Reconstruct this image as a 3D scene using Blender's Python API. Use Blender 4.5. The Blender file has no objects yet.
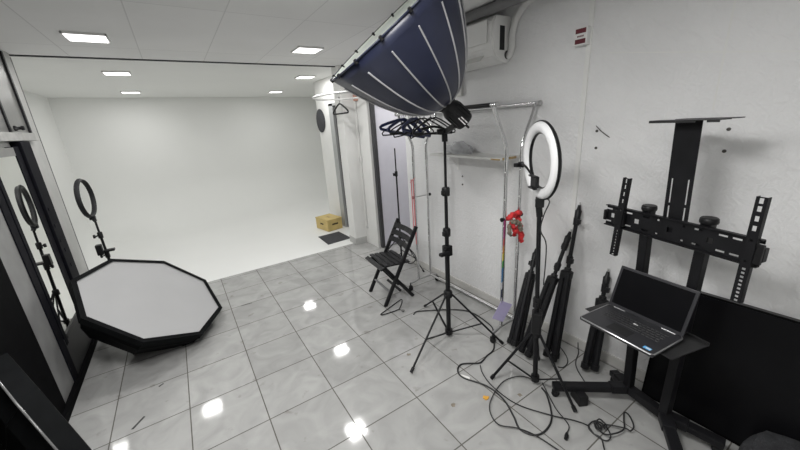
import bpy, bmesh, math, random
from mathutils import Vector, Matrix
random.seed(7)
C = bpy.context.scene.collection
sc = bpy.context.scene
V = Vector
PI = math.pi

# ------------------------------------------------------------------ camera
cam_d = bpy.data.cameras.new('camera'); cam = bpy.data.objects.new('camera', cam_d); C.objects.link(cam)
cam.matrix_world = Matrix(((0.8306067, 0.2119363, -0.5149519, 1.118012), (-0.553446, 0.211951, -0.8054653, -3.146534), (-0.0615628, 0.9540229, 0.2933432, 1.734638), (0, 0, 0, 1)))
cam_d.sensor_width = 36.0; cam_d.lens = 14.99387; cam_d.clip_start = 0.05; cam_d.clip_end = 60
sc.camera = cam

# ------------------------------------------------------------------ world, exposure
w = bpy.data.worlds.new('world'); sc.world = w; w.use_nodes = True
w.node_tree.nodes['Background'].inputs[0].default_value = (0.9, 0.95, 1, 1)
w.node_tree.nodes['Background'].inputs[1].default_value = 0.05
sc.view_settings.view_transform = 'Standard'; sc.view_settings.look = 'None'
sc.view_settings.gamma = 1.0; sc.view_settings.use_curve_mapping = False
sc.view_settings.exposure = 0.2
sc.cycles.use_denoising = True
sc.cycles.max_bounces = 12; sc.cycles.diffuse_bounces = 8; sc.cycles.glossy_bounces = 5
sc.cycles.caustics_reflective = False; sc.cycles.caustics_refractive = False
sc.cycles.sample_clamp_indirect = 6.0

CEIL = 2.5
def lamp(x, y, power, z=CEIL - 0.017, size=0.235):
    d = bpy.data.lights.new('panel_or_fill_lamp', 'AREA'); d.shape = 'SQUARE'; d.size = size; d.energy = power
    d.color = (1.0, 0.993, 0.975); d.spread = math.radians(180)
    o = bpy.data.objects.new('panel_or_fill_lamp', d); C.objects.link(o); o.location = (x, y, z)
    return o
LIGHTS = [  # x, y, watts, label
    (0.75, 0.49, 11, 'square ceiling panel light above the octagonal softbox on the floor, nearest on the left'),
    (2.45, 0.47, 12, 'square ceiling panel light just left of the big dark softbox, nearest on the right'),
    (0.75, 2.24, 6.6, 'middle panel light of the left row on the ceiling beyond the dark joint'),
    (3.03, 2.28, 6.6, 'panel light of the right row on the ceiling just beyond the dark joint'),
    (0.72, 4.30, 6.6, 'farthest panel light of the left row, close to the white back wall'),
    (3.10, 4.36, 6.6, 'farthest panel light of the right row, close to the white back wall'),
]
for x, y, p, l in LIGHTS: lamp(x, y, p)
# unseen lamps added over the near room, sized and placed to even the light
for x, y, p in ((0.75, -1.45, 18), (1.35, -2.3, 33), (0.75, -3.5, 9)): lamp(x, y, p, size=0.55)

lamp(3.85, 0.42, 5)      # unseen lamp added in the alcove to brighten the lavender door

# ------------------------------------------------------------------ materials
def mat(name, col, rough=0.5, metal=0.0, var=0.08, scale=12.0, bump=0.0, bscale=60.0, coat=0.0, spec=0.5, alpha=None, trans=0.0, emis=None):
    m = bpy.data.materials.new(name); m.use_nodes = True
    nt = m.node_tree; b = nt.nodes['Principled BSDF']
    tc = nt.nodes.new('ShaderNodeTexCoord')
    n = nt.nodes.new('ShaderNodeTexNoise'); n.inputs['Scale'].default_value = scale; n.inputs['Detail'].default_value = 5
    r = nt.nodes.new('ShaderNodeValToRGB')
    r.color_ramp.elements[0].position = 0.3; r.color_ramp.elements[1].position = 0.7
    r.color_ramp.elements[0].color = tuple(c * (1 - var) for c in col) + (1,)
    r.color_ramp.elements[1].color = tuple(min(1, c * (1 + var)) for c in col) + (1,)
    nt.links.new(tc.outputs['Object'], n.inputs['Vector']); nt.links.new(n.outputs['Fac'], r.inputs['Fac'])
    nt.links.new(r.outputs['Color'], b.inputs['Base Color'])
    b.inputs['Roughness'].default_value = rough; b.inputs['Metallic'].default_value = metal
    b.inputs['Coat Weight'].default_value = coat; b.inputs['Specular IOR Level'].default_value = spec
    b.inputs['Transmission Weight'].default_value = trans
    if alpha is not None: b.inputs['Alpha'].default_value = alpha
    if emis:
        b.inputs['Emission Color'].default_value = emis[:3] + (1,); b.inputs['Emission Strength'].default_value = emis[3]
    if bump:
        n2 = nt.nodes.new('ShaderNodeTexNoise'); n2.inputs['Scale'].default_value = bscale; n2.inputs['Detail'].default_value = 4
        bp = nt.nodes.new('ShaderNodeBump'); bp.inputs['Strength'].default_value = bump; bp.inputs['Distance'].default_value = 0.01
        nt.links.new(tc.outputs['Object'], n2.inputs['Vector']); nt.links.new(n2.outputs['Fac'], bp.inputs['Height'])
        nt.links.new(bp.outputs['Normal'], b.inputs['Normal'])
    return m

def mat_tile():
    m = mat('glazed_floor_tile', (0.375, 0.375, 0.368), rough=0.17, var=0.12, scale=5.0)
    nt = m.node_tree; b = nt.nodes['Principled BSDF']
    tc = [n for n in nt.nodes if n.type == 'TEX_COORD'][0]; ramp = [n for n in nt.nodes if n.type == 'VALTORGB'][0]
    noise = [n for n in nt.nodes if n.type == 'TEX_NOISE'][0]; noise.inputs['Detail'].default_value = 9; noise.inputs['Distortion'].default_value = 1.2
    br = nt.nodes.new('ShaderNodeTexBrick'); br.offset = 0; br.squash = 1
    br.inputs['Scale'].default_value = 1; br.inputs['Brick Width'].default_value = 0.42; br.inputs['Row Height'].default_value = 0.42
    br.inputs['Mortar Size'].default_value = 0.0035; br.inputs['Mortar Smooth'].default_value = 0.1
    br.inputs['Color1'].default_value = (0.93, 0.93, 0.93, 1); br.inputs['Color2'].default_value = (1.05, 1.05, 1.05, 1)
    br.inputs['Mortar'].default_value = (0.28, 0.26, 0.24, 1)
    nt.links.new(tc.outputs['Object'], br.inputs['Vector'])
    mx = nt.nodes.new('ShaderNodeMix'); mx.data_type = 'RGBA'; mx.blend_type = 'MULTIPLY'; mx.inputs['Factor'].default_value = 1
    nt.links.new(ramp.outputs['Color'], mx.inputs['A']); nt.links.new(br.outputs['Color'], mx.inputs['B'])
    # scuffs and dirt
    n3 = nt.nodes.new('ShaderNodeTexNoise'); n3.inputs['Scale'].default_value = 9; n3.inputs['Detail'].default_value = 3
    r3 = nt.nodes.new('ShaderNodeValToRGB'); r3.color_ramp.elements[0].position = 0.66; r3.color_ramp.elements[1].position = 0.74
    r3.color_ramp.elements[0].color = (1, 1, 1, 1); r3.color_ramp.elements[1].color = (0.78, 0.76, 0.74, 1)
    nt.links.new(tc.outputs['Object'], n3.inputs['Vector']); nt.links.new(n3.outputs['Fac'], r3.inputs['Fac'])
    mx2 = nt.nodes.new('ShaderNodeMix'); mx2.data_type = 'RGBA'; mx2.blend_type = 'MULTIPLY'; mx2.inputs['Factor'].default_value = 1
    nt.links.new(mx.outputs['Result'], mx2.inputs['A']); nt.links.new(r3.outputs['Color'], mx2.inputs['B'])
    nt.links.new(mx2.outputs['Result'], b.inputs['Base Color'])
    rr = nt.nodes.new('ShaderNodeMapRange'); rr.inputs['To Min'].default_value = 0.03; rr.inputs['To Max'].default_value = 0.11
    nt.links.new(noise.outputs['Fac'], rr.inputs['Value'])
    ad = nt.nodes.new('ShaderNodeMath'); ad.operation = 'MAXIMUM'
    nt.links.new(rr.outputs['Result'], ad.inputs[0]); nt.links.new(br.outputs['Fac'], ad.inputs[1]); nt.links.new(ad.outputs[0], b.inputs['Roughness'])
    bp = nt.nodes.new('ShaderNodeBump'); bp.invert = True; bp.inputs['Strength'].default_value = 0.3; bp.inputs['Distance'].default_value = 0.003
    nt.links.new(br.outputs['Fac'], bp.inputs['Height']); nt.links.new(bp.outputs['Normal'], b.inputs['Normal'])
    return m

def mat_plaster(name, col):
    m = mat(name, col, rough=0.75, var=0.04, scale=2.0)
    nt = m.node_tree; b = nt.nodes['Principled BSDF']; tc = [n for n in nt.nodes if n.type == 'TEX_COORD'][0]
    wv = nt.nodes.new('ShaderNodeTexWave'); wv.wave_type = 'RINGS'; wv.inputs['Scale'].default_value = 11; wv.inputs['Distortion'].default_value = 12
    wv.inputs['Detail'].default_value = 4; wv.inputs['Detail Scale'].default_value = 1.5
    n2 = nt.nodes.new('ShaderNodeTexNoise'); n2.inputs['Scale'].default_value = 13; n2.inputs['Detail'].default_value = 9; n2.inputs['Distortion'].default_value = 1.5
    a = nt.nodes.new('ShaderNodeMath'); a.operation = 'MULTIPLY_ADD'; a.inputs[1].default_value = 0.25
    nt.links.new(tc.outputs['Object'], wv.inputs['Vector']); nt.links.new(tc.outputs['Object'], n2.inputs['Vector'])
    nt.links.new(wv.outputs['Fac'], a.inputs[0]); nt.links.new(n2.outputs['Fac'], a.inputs[2])
    bp = nt.nodes.new('ShaderNodeBump'); bp.inputs['Strength'].default_value = 0.6; bp.inputs['Distance'].default_value = 0.009
    nt.links.new(a.outputs[0], bp.inputs['Height']); nt.links.new(bp.outputs['Normal'], b.inputs['Normal'])
    return m

def mat_ceiling():
    m = mat('ceiling_board', (0.82, 0.82, 0.82), rough=0.8, var=0.03, scale=1.5)
    nt = m.node_tree; b = nt.nodes['Principled BSDF']; tc = [n for n in nt.nodes if n.type == 'TEX_COORD'][0]; ramp = [n for n in nt.nodes if n.type == 'VALTORGB'][0]
    mp = nt.nodes.new('ShaderNodeMapping'); mp.inputs['Location'].default_value = (0.034, 0.45, 0)
    br = nt.nodes.new('ShaderNodeTexBrick'); br.offset = 0; br.inputs['Scale'].default_value = 1
    br.inputs['Brick Width'].default_value = 0.54; br.inputs['Row Height'].default_value = 1.3
    br.inputs['Mortar Size'].default_value = 0.004; br.inputs['Color1'].default_value = (1, 1, 1, 1); br.inputs['Color2'].default_value = (0.95, 0.95, 0.95, 1)
    br.inputs['Mortar'].default_value = (0.8, 0.8, 0.8, 1)
    nt.links.new(tc.outputs['Object'], mp.inputs['Vector']); nt.links.new(mp.outputs['Vector'], br.inputs['Vector'])
    mx = nt.nodes.new('ShaderNodeMix'); mx.data_type = 'RGBA'; mx.blend_type = 'MULTIPLY'; mx.inputs['Factor'].default_value = 1
    nt.links.new(ramp.outputs['Color'], mx.inputs['A']); nt.links.new(br.outputs['Color'], mx.inputs['B']); nt.links.new(mx.outputs['Result'], b.inputs['Base Color'])
    return m

M = {
    'tile': mat_tile(), 'plaster': mat_plaster('rough_white_plaster', (0.75, 0.75, 0.755)), 'ceil': mat_ceiling(),
    'cyc': mat('studio_white_paint', (0.79, 0.795, 0.782), rough=0.55, var=0.012, scale=1.2, spec=0.3),
    'paint': mat('white_wall_paint', (0.76, 0.76, 0.745), rough=0.6, var=0.03, scale=3, bump=0.05),
    'black': mat('black_powder_coat', (0.010, 0.010, 0.0115), rough=0.42, var=0.2, spec=0.22),
    'matte': mat('matte_black_paint', (0.014, 0.014, 0.015), rough=0.6, var=0.2),
    'blackwood': mat('black_stained_wood', (0.011, 0.011, 0.0125), rough=0.42, var=0.3, scale=25, bump=0.1, spec=0.25),
    'plastic': mat('black_plastic', (0.011, 0.011, 0.012), rough=0.4, var=0.15, spec=0.25),
    'nylon': mat('dark_navy_softbox_fabric', (0.019, 0.023, 0.05), rough=0.36, var=0.15, scale=6, bump=0.12, bscale=14),
    'blacknylon': mat('black_softbox_fabric', (0.006, 0.0065, 0.007), rough=0.7, var=0.2, spec=0.06, bump=0.15, bscale=20),
    'piping': mat('silver_piping', (0.42, 0.42, 0.43), rough=0.4, var=0.1),
    'glosspipe': mat('glossy_black_piping', (0.12, 0.12, 0.12), rough=0.2, var=0.1, coat=0.6),
    'diff': mat('white_diffuser_cloth', (0.40, 0.40, 0.405), rough=0.8, var=0.02, scale=4, bump=0.06, bscale=8),
    'silver': mat('silver_lining_cloth', (0.76, 0.80, 0.75), rough=0.4, var=0.04),
    'chrome': mat('chrome_tube', (0.72, 0.72, 0.73), rough=0.16, metal=1.0, var=0.05),
    'steel': mat('brushed_steel', (0.5, 0.5, 0.5), rough=0.35, metal=1.0, var=0.1),
    'white': mat('white_plastic', (0.78, 0.78, 0.77), rough=0.35, var=0.02),
    'offwhite': mat('aged_white_plastic', (0.62, 0.62, 0.6), rough=0.4, var=0.03),
    'panelon': mat('lit_light_panel', (0.9, 0.9, 0.9), rough=0.5, var=0.01, emis=(1.0, 0.985, 0.97, 3.0)),
    'ringface': mat('milky_ring_diffuser', (0.80, 0.80, 0.81), rough=0.35, var=0.01),
    'darkring': mat('dark_grey_plastic', (0.018, 0.018, 0.02), rough=0.5, var=0.15, spec=0.25),
    'mirror': mat('mirror_glass', (0.86, 0.87, 0.84), rough=0.015, metal=1.0, var=0.01),
    'greypanel': mat('grey_laminate_panel', (0.20, 0.20, 0.20), rough=0.3, var=0.25, scale=4, spec=0.5),
    'transom': mat('brushed_grey_panel', (0.20, 0.20, 0.195), rough=0.3, var=0.12, scale=6, metal=0.3),
    'greyframe': mat('grey_door_bar', (0.32, 0.32, 0.31), rough=0.45, var=0.12, scale=20),
    'blackpanel': mat('black_board', (0.004, 0.004, 0.0045), rough=0.75, var=0.2, spec=0.04),
    'gloss': mat('glossy_black_screen', (0.005, 0.005, 0.006), rough=0.3, var=0.1, spec=0.12),
    'lavender': mat('lavender_white_door', (0.66, 0.65, 0.72), rough=0.5, var=0.02),
    'frame_and_gap_shade': mat('dark_aluminium_and_gap_shade', (0.06, 0.06, 0.065), rough=0.4, var=0.1, metal=0.3),
    'greydoor': mat('grey_door_leaf', (0.36, 0.37, 0.37), rough=0.4, var=0.05),
    'jamb': mat('pale_grey_jamb', (0.46, 0.46, 0.45), rough=0.5, var=0.05),
    'doorblack': mat('black_door_lacquer', (0.006, 0.006, 0.009), rough=0.6, var=0.25, spec=0.06, scale=20),
    'mat': mat('charcoal_rubber_mat', (0.045, 0.046, 0.052), rough=0.8, var=0.2, scale=60, bump=0.3, bscale=200),
    'card': mat('yellow_plywood', (0.58, 0.44, 0.17), rough=0.6, var=0.12, scale=9),
    'carddark': mat('dark_hole', (0.05, 0.035, 0.015), rough=0.8),
    'beam': mat('dark_grey_pipe_paint', (0.16, 0.16, 0.165), rough=0.5, var=0.06),
    'maroon': mat('maroon_label', (0.13, 0.018, 0.028), rough=0.5),
    'red': mat('red_cloth', (0.62, 0.03, 0.035), rough=0.7, var=0.25, scale=30),
    'tan': mat('grey_tan_cloth', (0.22, 0.19, 0.15), rough=0.8, var=0.3, scale=30),
    'pink': mat('pink_red_ribbon', (0.75, 0.25, 0.27), rough=0.6),
    'badge': mat('lavender_card', (0.42, 0.38, 0.58), rough=0.5, var=0.03),
    'navy': mat('navy_plastic', (0.014, 0.022, 0.085), rough=0.35, var=0.2),
    'board': mat('white_melamine', (0.70, 0.70, 0.68), rough=0.45, var=0.03),
    'chip': mat('bare_wood_edge', (0.42, 0.30, 0.14), rough=0.7, var=0.2, scale=40),
    'clear': mat('clear_plastic_bag', (0.86, 0.87, 0.9), rough=0.2, trans=0.45, bump=0.5, bscale=30),
    'cable': mat('black_rubber_cable', (0.015, 0.015, 0.016), rough=0.5),
    'orange': mat('orange_scrap', (0.7, 0.36, 0.05), rough=0.6), 'tape': mat('white_paper_tape', (0.8, 0.8, 0.78), rough=0.6),
    'dash': mat('dark_grey_mark', (0.05, 0.05, 0.05), rough=0.7),
    'cushion': mat('charcoal_fabric', (0.035, 0.036, 0.04), rough=0.9, var=0.35, scale=22, bump=0.6, bscale=120),
    'keys': mat('dark_key_plastic', (0.03, 0.03, 0.032), rough=0.4), 'deck': mat('dark_laptop_deck', (0.03, 0.03, 0.034), rough=0.35, var=0.08),
    'alu': mat('silver_laptop_trim', (0.55, 0.55, 0.56), rough=0.3, metal=0.9), 'blue': mat('blue_sticker', (0.12, 0.42, 0.78), rough=0.4),
    'letters_and_marks': mat('white_print_and_marks', (0.75, 0.75, 0.75), rough=0.5),
    'rope': mat('white_pipe', (0.66, 0.66, 0.65), rough=0.35, var=0.03),
    'skirt': mat('grey_white_baseboard', (0.56, 0.55, 0.53), rough=0.4, var=0.06, scale=8),
    'fixing': mat('dark_screw', (0.06, 0.055, 0.05), rough=0.5),
    'tray': mat('satin_black_tray', (0.02, 0.02, 0.021), rough=0.45, var=0.15),
}
RAINBOW = [mat('lanyard_' + n, c, rough=0.6) for n, c in (('magenta', (0.45, 0.04, 0.22)), ('red', (0.55, 0.03, 0.03)), ('orange', (0.7, 0.28, 0.03)),
           ('yellow', (0.72, 0.6, 0.05)), ('green', (0.06, 0.36, 0.08)), ('blue', (0.06, 0.25, 0.55)), ('white', (0.7, 0.72, 0.78)), ('navy', (0.03, 0.04, 0.1)))]

# ------------------------------------------------------------------ mesh helpers (world coordinates unless a matrix is given)
def merge(bm, tb, X=None):
    if X is not None: tb.transform(X)
    for e in tb.edges:
        if len(e.link_faces) == 2 and e.calc_face_angle(0) > 0.75: e.smooth = False
    me = bpy.data.meshes.new('tmp'); tb.to_mesh(me); tb.free(); bm.from_mesh(me); bpy.data.meshes.remove(me)
def box(bm, lo, hi, bev=0.0, X=None, seg=2):
    tb = bmesh.new(); bmesh.ops.create_cube(tb, size=1)
    c = [(a + b) / 2 for a, b in zip(lo, hi)]; s = [abs(b - a) for a, b in zip(lo, hi)]
    for v in tb.verts: v.co = V((c[0] + v.co.x * s[0], c[1] + v.co.y * s[1], c[2] + v.co.z * s[2]))
    if bev: bmesh.ops.bevel(tb, geom=tb.edges[:], offset=min(bev, min(s) * 0.45), segments=seg, profile=0.6, affect='EDGES')
    merge(bm, tb, X)
def beam(bm, p, q, wd, th, up=(0, 0, 1), bev=0.003):
    p, q = V(p), V(q); z = (q - p); L = z.length; z.normalize(); up = V(up)
    x = up.cross(z)
    if x.length < 1e-4: x = V((1, 0, 0)).cross(z)
    x.normalize(); y = z.cross(x)
    X = Matrix(((x.x, y.x, z.x, p.x), (x.y, y.y, z.y, p.y), (x.z, y.z, z.z, p.z), (0, 0, 0, 1)))
    box(bm, (-wd / 2, -th / 2, 0), (wd / 2, th / 2, L), bev, X)
def smooth_path(pts, n=6):
    pts = [V(p) for p in pts]; out = []
    for i in range(len(pts) - 1):
        a = pts[max(i - 1, 0)]; b = pts[i]; c = pts[i + 1]; d = pts[min(i + 2, len(pts) - 1)]
        for k in range(n):
            t = k / n
            out.append(0.5 * ((2 * b) + (c - a) * t + (2 * a - 5 * b + 4 * c - d) * t * t + (3 * b - a - 3 * c + d) * t ** 3))
    out.append(pts[-1]); return out
def tube(bm, pts, r, n=10, closed=False, cap=True, X=None):
    pts = [V(p) for p in pts]; tb = bmesh.new(); N = len(pts); rs = r if isinstance(r, (list, tuple)) else [r] * N
    prev = None; rings = []
    for i, p in enumerate(pts):
        a = pts[(i - 1) % N] if (closed or i > 0) else p; b = pts[(i + 1) % N] if (closed or i < N - 1) else p
        t = (b - a).normalized()
        if prev is None:
            u = t.orthogonal().normalized()
        else:
            u = (prev - t * prev.dot(t))
            u = u.normalized() if u.length > 1e-6 else t.orthogonal().normalized()
        prev = u; v = t.cross(u)
        rings.append([tb.verts.new(p + (u * math.cos(2 * PI * k / n) + v * math.sin(2 * PI * k / n)) * rs[i]) for k in range(n)])
    for i in range(N if closed else N - 1):
        A, B = rings[i], rings[(i + 1) % N]
        for k in range(n): tb.faces.new((A[k], A[(k + 1) % n], B[(k + 1) % n], B[k])).smooth = True
    if cap and not closed:
        tb.faces.new(rings[0][::-1]); tb.faces.new(rings[-1])
    bmesh.ops.recalc_face_normals(tb, faces=tb.faces[:])
    merge(bm, tb, X)
def basis(n):
    n = V(n).normalized(); a = n.cross(V((0, 0, 1))) if abs(n.z) < 0.95 else n.cross(V((1, 0, 0)))
    a.normalize(); return n, a, n.cross(a)
def frameM(o, n):
    n, a, b = basis(n)
    return Matrix(((a.x, b.x, n.x, o[0]), (a.y, b.y, n.y, o[1]), (a.z, b.z, n.z, o[2]), (0, 0, 0, 1)))
def lathe(bm, prof, X=None, n=32, smooth=True, phase=0.0, closed=False):
    """prof: (r, z) list around local z"""
    tb = bmesh.new(); rings = []
    for r, z in prof:
        if r < 1e-6: rings.append([tb.verts.new((0, 0, z))])
        else: rings.append([tb.verts.new((r * math.cos(phase + 2 * PI * k / n), r * math.sin(phase + 2 * PI * k / n), z)) for k in range(n)])
    pairs = list(zip(rings, rings[1:])) + ([(rings[-1], rings[0])] if closed else [])
    for A, B in pairs:
        for k in range(n):
            k2 = (k + 1) % n
            if len(A) == 1 and len(B) == 1: continue
            f = tb.faces.new((A[0], B[k2], B[k])) if len(A) == 1 else tb.faces.new((A[k], A[k2], B[0])) if len(B) == 1 else tb.faces.new((A[k], A[k2], B[k2], B[k]))
            f.smooth = smooth
    bmesh.ops.recalc_face_normals(tb, faces=tb.faces[:])
    merge(bm, tb, X)
def prism(bm, poly, h, X=None, bev=0.0):
    """poly in local xy, extruded along +z by h"""
    tb = bmesh.new(); a = [tb.verts.new((x, y, 0)) for x, y in poly]; b = [tb.verts.new((x, y, h)) for x, y in poly]
    tb.faces.new(a[::-1]); tb.faces.new(b)
    for i in range(len(poly)): tb.faces.new((a[i], a[(i + 1) % len(poly)], b[(i + 1) % len(poly)], b[i]))
    bmesh.ops.recalc_face_normals(tb, faces=tb.faces[:])
    if bev: bmesh.ops.bevel(tb, geom=tb.edges[:], offset=bev, segments=2, affect='EDGES')
    merge(bm, tb, X)
def holed_plate(bm, W, H, T, holes, X, res=0.006):
    """plate W x H (local x,y centred), thickness T along z, with real rectangular/oblong holes (cx,cy,w,h) cut on a fine cell grid"""
    xs = sorted(set([-W / 2, W / 2] + [c[0] - c[2] / 2 for c in holes] + [c[0] + c[2] / 2 for c in holes]))
    ys = sorted(set([-H / 2, H / 2] + [c[1] - c[3] / 2 for c in holes] + [c[1] + c[3] / 2 for c in holes]))
    tb = bmesh.new(); vs = {}
    def vert(i, j, k):
        if (i, j, k) not in vs: vs[(i, j, k)] = tb.verts.new((xs[i], ys[j], T * k))
        return vs[(i, j, k)]
    def solid(i, j):
        if i < 0 or j < 0 or i >= len(xs) - 1 or j >= len(ys) - 1: return False
        x = (xs[i] + xs[i + 1]) / 2; y = (ys[j] + ys[j + 1]) / 2
        return not any(abs(x - c[0]) < c[2] / 2 and abs(y - c[1]) < c[3] / 2 for c in holes)
    for i in range(len(xs) - 1):
        for j in range(len(ys) - 1):
            if not solid(i, j): continue
            tb.faces.new((vert(i, j, 1), vert(i + 1, j, 1), vert(i + 1, j + 1, 1), vert(i, j + 1, 1)))
            tb.faces.new((vert(i, j, 0), vert(i, j + 1, 0), vert(i + 1, j + 1, 0), vert(i + 1, j, 0)))
            for di, dj, e in ((-1, 0, ((i, j), (i, j + 1))), (1, 0, ((i + 1, j + 1), (i + 1, j))), (0, -1, ((i + 1, j), (i, j))), (0, 1, ((i, j + 1), (i + 1, j + 1)))):
                if not solid(i + di, j + dj):
                    (p, q), (r, s) = e
                    tb.faces.new((vert(p, q, 0), vert(p, q, 1), vert(r, s, 1), vert(r, s, 0)))
    bmesh.ops.recalc_face_normals(tb, faces=tb.faces[:])
    merge(bm, tb, X)

def NB(): return bmesh.new()
def world_loc(o):
    l = V(o.location)
    while o.parent: o = o.parent; l += o.location
    return l
def obj(name, bm, m, parent=None, loc=None, label=None):
    me = bpy.data.meshes.new(name)
    off = V(loc) if loc is not None else V((0, 0, 0))
    base = (world_loc(parent) if parent else V((0, 0, 0))) + off
    bm.transform(Matrix.Translation(-base)); bm.to_mesh(me); bm.free()
    o = bpy.data.objects.new(name, me); C.objects.link(o); me.materials.append(M[m] if isinstance(m, str) else m)
    o.location = off
    if parent: o.parent = parent
    if label: o['label'] = label
    return o
def thing(name, label, cat, loc, group=None):
    o = bpy.data.objects.new(name, None); C.objects.link(o); o.empty_display_size = 0.1
    o.location = loc; o['label'] = label; o['category'] = cat
    if group: o['group'] = group
    return o
def tag(o, label, cat, group=None):
    o['label'] = label; o['category'] = cat
    if group: o['group'] = group
    return o
def struct(name, bm, m, parent=None):
    o = obj(name, bm, m, parent)
    if not parent: o['kind'] = 'structure'
    return o
def dup(root, loc, rotz=0.0, label=None, group=None):
    r = root.copy(); C.objects.link(r); r.location = loc; r.rotation_euler = (0, 0, rotz)
    if label: r['label'] = label
    if group: r['group'] = group
    for ch in list(root.children):
        c = ch.copy(); C.objects.link(c); c.parent = r
        for g in list(ch.children):
            d = g.copy(); C.objects.link(d); d.parent = c
    return r
def arc(cx, cz, r, a0, a1, n): return [(cx + r * math.cos(a0 + (a1 - a0) * k / n), cz + r * math.sin(a0 + (a1 - a0) * k / n)) for k in range(n + 1)]

# ================================================================== THE SETTING
b = NB(); box(b, (-0.1, -4.7, -0.1), (4.4, 1.335, 0.0)); struct('floor', b, 'tile')
XR = 3.385
# white studio floor that curves up into the back wall
b = NB(); tb = bmesh.new()
def yback(x): return 5.15 + (x + 0.5) * 0.11
prof = [(None, 1.335, -0.0), (None, 2.5, 0.0), (None, 3.6, 0.0)]
rows = []
NX = 12
for i in range(NX + 1):
    x = -1.0 + i * (6.0 / NX); yb = yback(x); r = 0.9
    col = [(x, 1.335, 0.0), (x, 2.4, 0.0), (x, yb - r, 0.0)]
    col += [(x, yb - r + r * math.sin(a), r - r * math.cos(a)) for a in [PI / 2 * k / 12 for k in range(1, 13)]]
    col += [(x, yb, 1.6), (x, yb, CEIL)]
    rows.append([tb.verts.new(c) for c in col])
for A, B in zip(rows, rows[1:]):
    for k in range(len(A) - 1): tb.faces.new((A[k], B[k], B[k + 1], A[k + 1])).smooth = True
bmesh.ops.recalc_face_normals(tb, faces=tb.faces[:]); merge(b, tb)
struct('wall_back', b, 'cyc')
# left studio wall with the same curve at its foot
b = NB(); tb = bmesh.new(); rows = []
for y in (1.27, 2, 3, 4, 5, 6.0):
    x0 = -0.48; r = 0.45
    col = [(x0 + r - r * math.sin(a), y, r - r * math.cos(a) + 0.001) for a in [PI / 2 * k / 10 for k in range(11)]] + [(x0, y, 1.5), (x0, y, CEIL)]
    rows.append([tb.verts.new(c) for c in col])
for A, B in zip(rows, rows[1:]):
    for k in range(len(A) - 1): tb.faces.new((A[k], A[k + 1], B[k + 1], B[k])).smooth = True
merge(b, tb); struct('wall_left_studio', b, 'cyc')
# ceilings
b = NB(); box(b, (-0.6, -4.7, CEIL), (4.4, 1.33, CEIL + 0.1)); struct('ceiling', b, 'ceil')
b = NB(); box(b, (-1.0, 1.345, CEIL), (5.0, 6.4, CEIL + 0.1)); struct('ceiling_studio', b, 'cyc')
b = NB(); box(b, (-0.5, 1.326, CEIL - 0.012), (3.4, 1.348, CEIL + 0.02)); struct('shadow_gap_strip', b, 'frame_and_gap_shade')  # dark strip standing in for the shadow gap between the two ceilings
# right wall, its alcove and the studio pier
b = NB(); box(b, (XR, -4.7, 0), (XR + 0.12, 0.16, CEIL)); struct('wall_right', b, 'plaster')
b = NB(); box(b, (XR, 0.16, 2.12), (XR + 0.12, 0.90, CEIL)); struct('wall_right_lintel', b, 'paint')
b = NB(); box(b, (4.25, 0.0, 0), (4.33, 1.0, CEIL)); box(b, (3.505, 0.0, 0), (4.25, 0.05, CEIL)); struct('wall_alcove', b, 'paint')
b = NB(); box(b, (3.31, 0.90, 0), (3.42, 1.24, CEIL)); box(b, (3.42, 0.93, 0), (4.3, 1.2, CEIL)); struct('wall_stub', b, 'paint')
b = NB(); box(b, (3.118, 1.24, 0), (3.50, 1.46, CEIL), 0.004); struct('wall_pier', b, 'paint')
b = NB(); box(b, (3.112, 1.234, 0), (3.30, 1.46, 0.10), 0.003); struct('trim_2', b, 'jamb')
b = NB()
box(b, (3.40, 1.40, 2.07), (3.52, 2.36, CEIL)); box(b, (3.40, 2.36, 0), (3.52, 2.95, CEIL), 0.01)
struct('wall_studio_right', b, 'paint')
b = NB(); box(b, (4.95, 1.3, 0), (5.05, 6.4, CEIL)); box(b, (3.5, 2.93, 0), (4.95, 2.95, CEIL)); struct('wall_studio_end', b, 'cyc')
# front wall behind the camera
b = NB(); box(b, (-0.2, -4.8, 0), (4.4, -4.7, CEIL)); struct('wall_front', b, 'paint')
# left wall: black boards, door, jamb
XL = 0.14
b = NB(); box(b, (0.0, -4.7, 0), (0.10, 1.27, CEIL)); box(b, (-0.6, 1.17, 0), (0.10, 1.27, CEIL)); struct('wall_left', b, 'paint')
b = NB(); box(b, (0.10, -2.6, 0), (XL + 0.005, -0.335, 2.44), 0.004); struct('wall_left_board', b, 'blackpanel')
b = NB(); box(b, (0.10, -2.6, 2.44), (XL - 0.005, 1.0, CEIL), 0.002); struct('trim_3', b, 'paint')
b = NB(); box(b, (0.10, 0.84, 0), (XL - 0.015, 1.272, 1.78), 0.004); box(b, (0.10, 1.05, 1.78), (XL - 0.015, 1.272, CEIL), 0.004)
struct('trim_4', b, 'jamb')
b = NB(); box(b, (0.10, 1.272, 0), (XL - 0.012, 1.282, 2.47), 0.002); struct('trim_6', b, 'beam')

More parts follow.
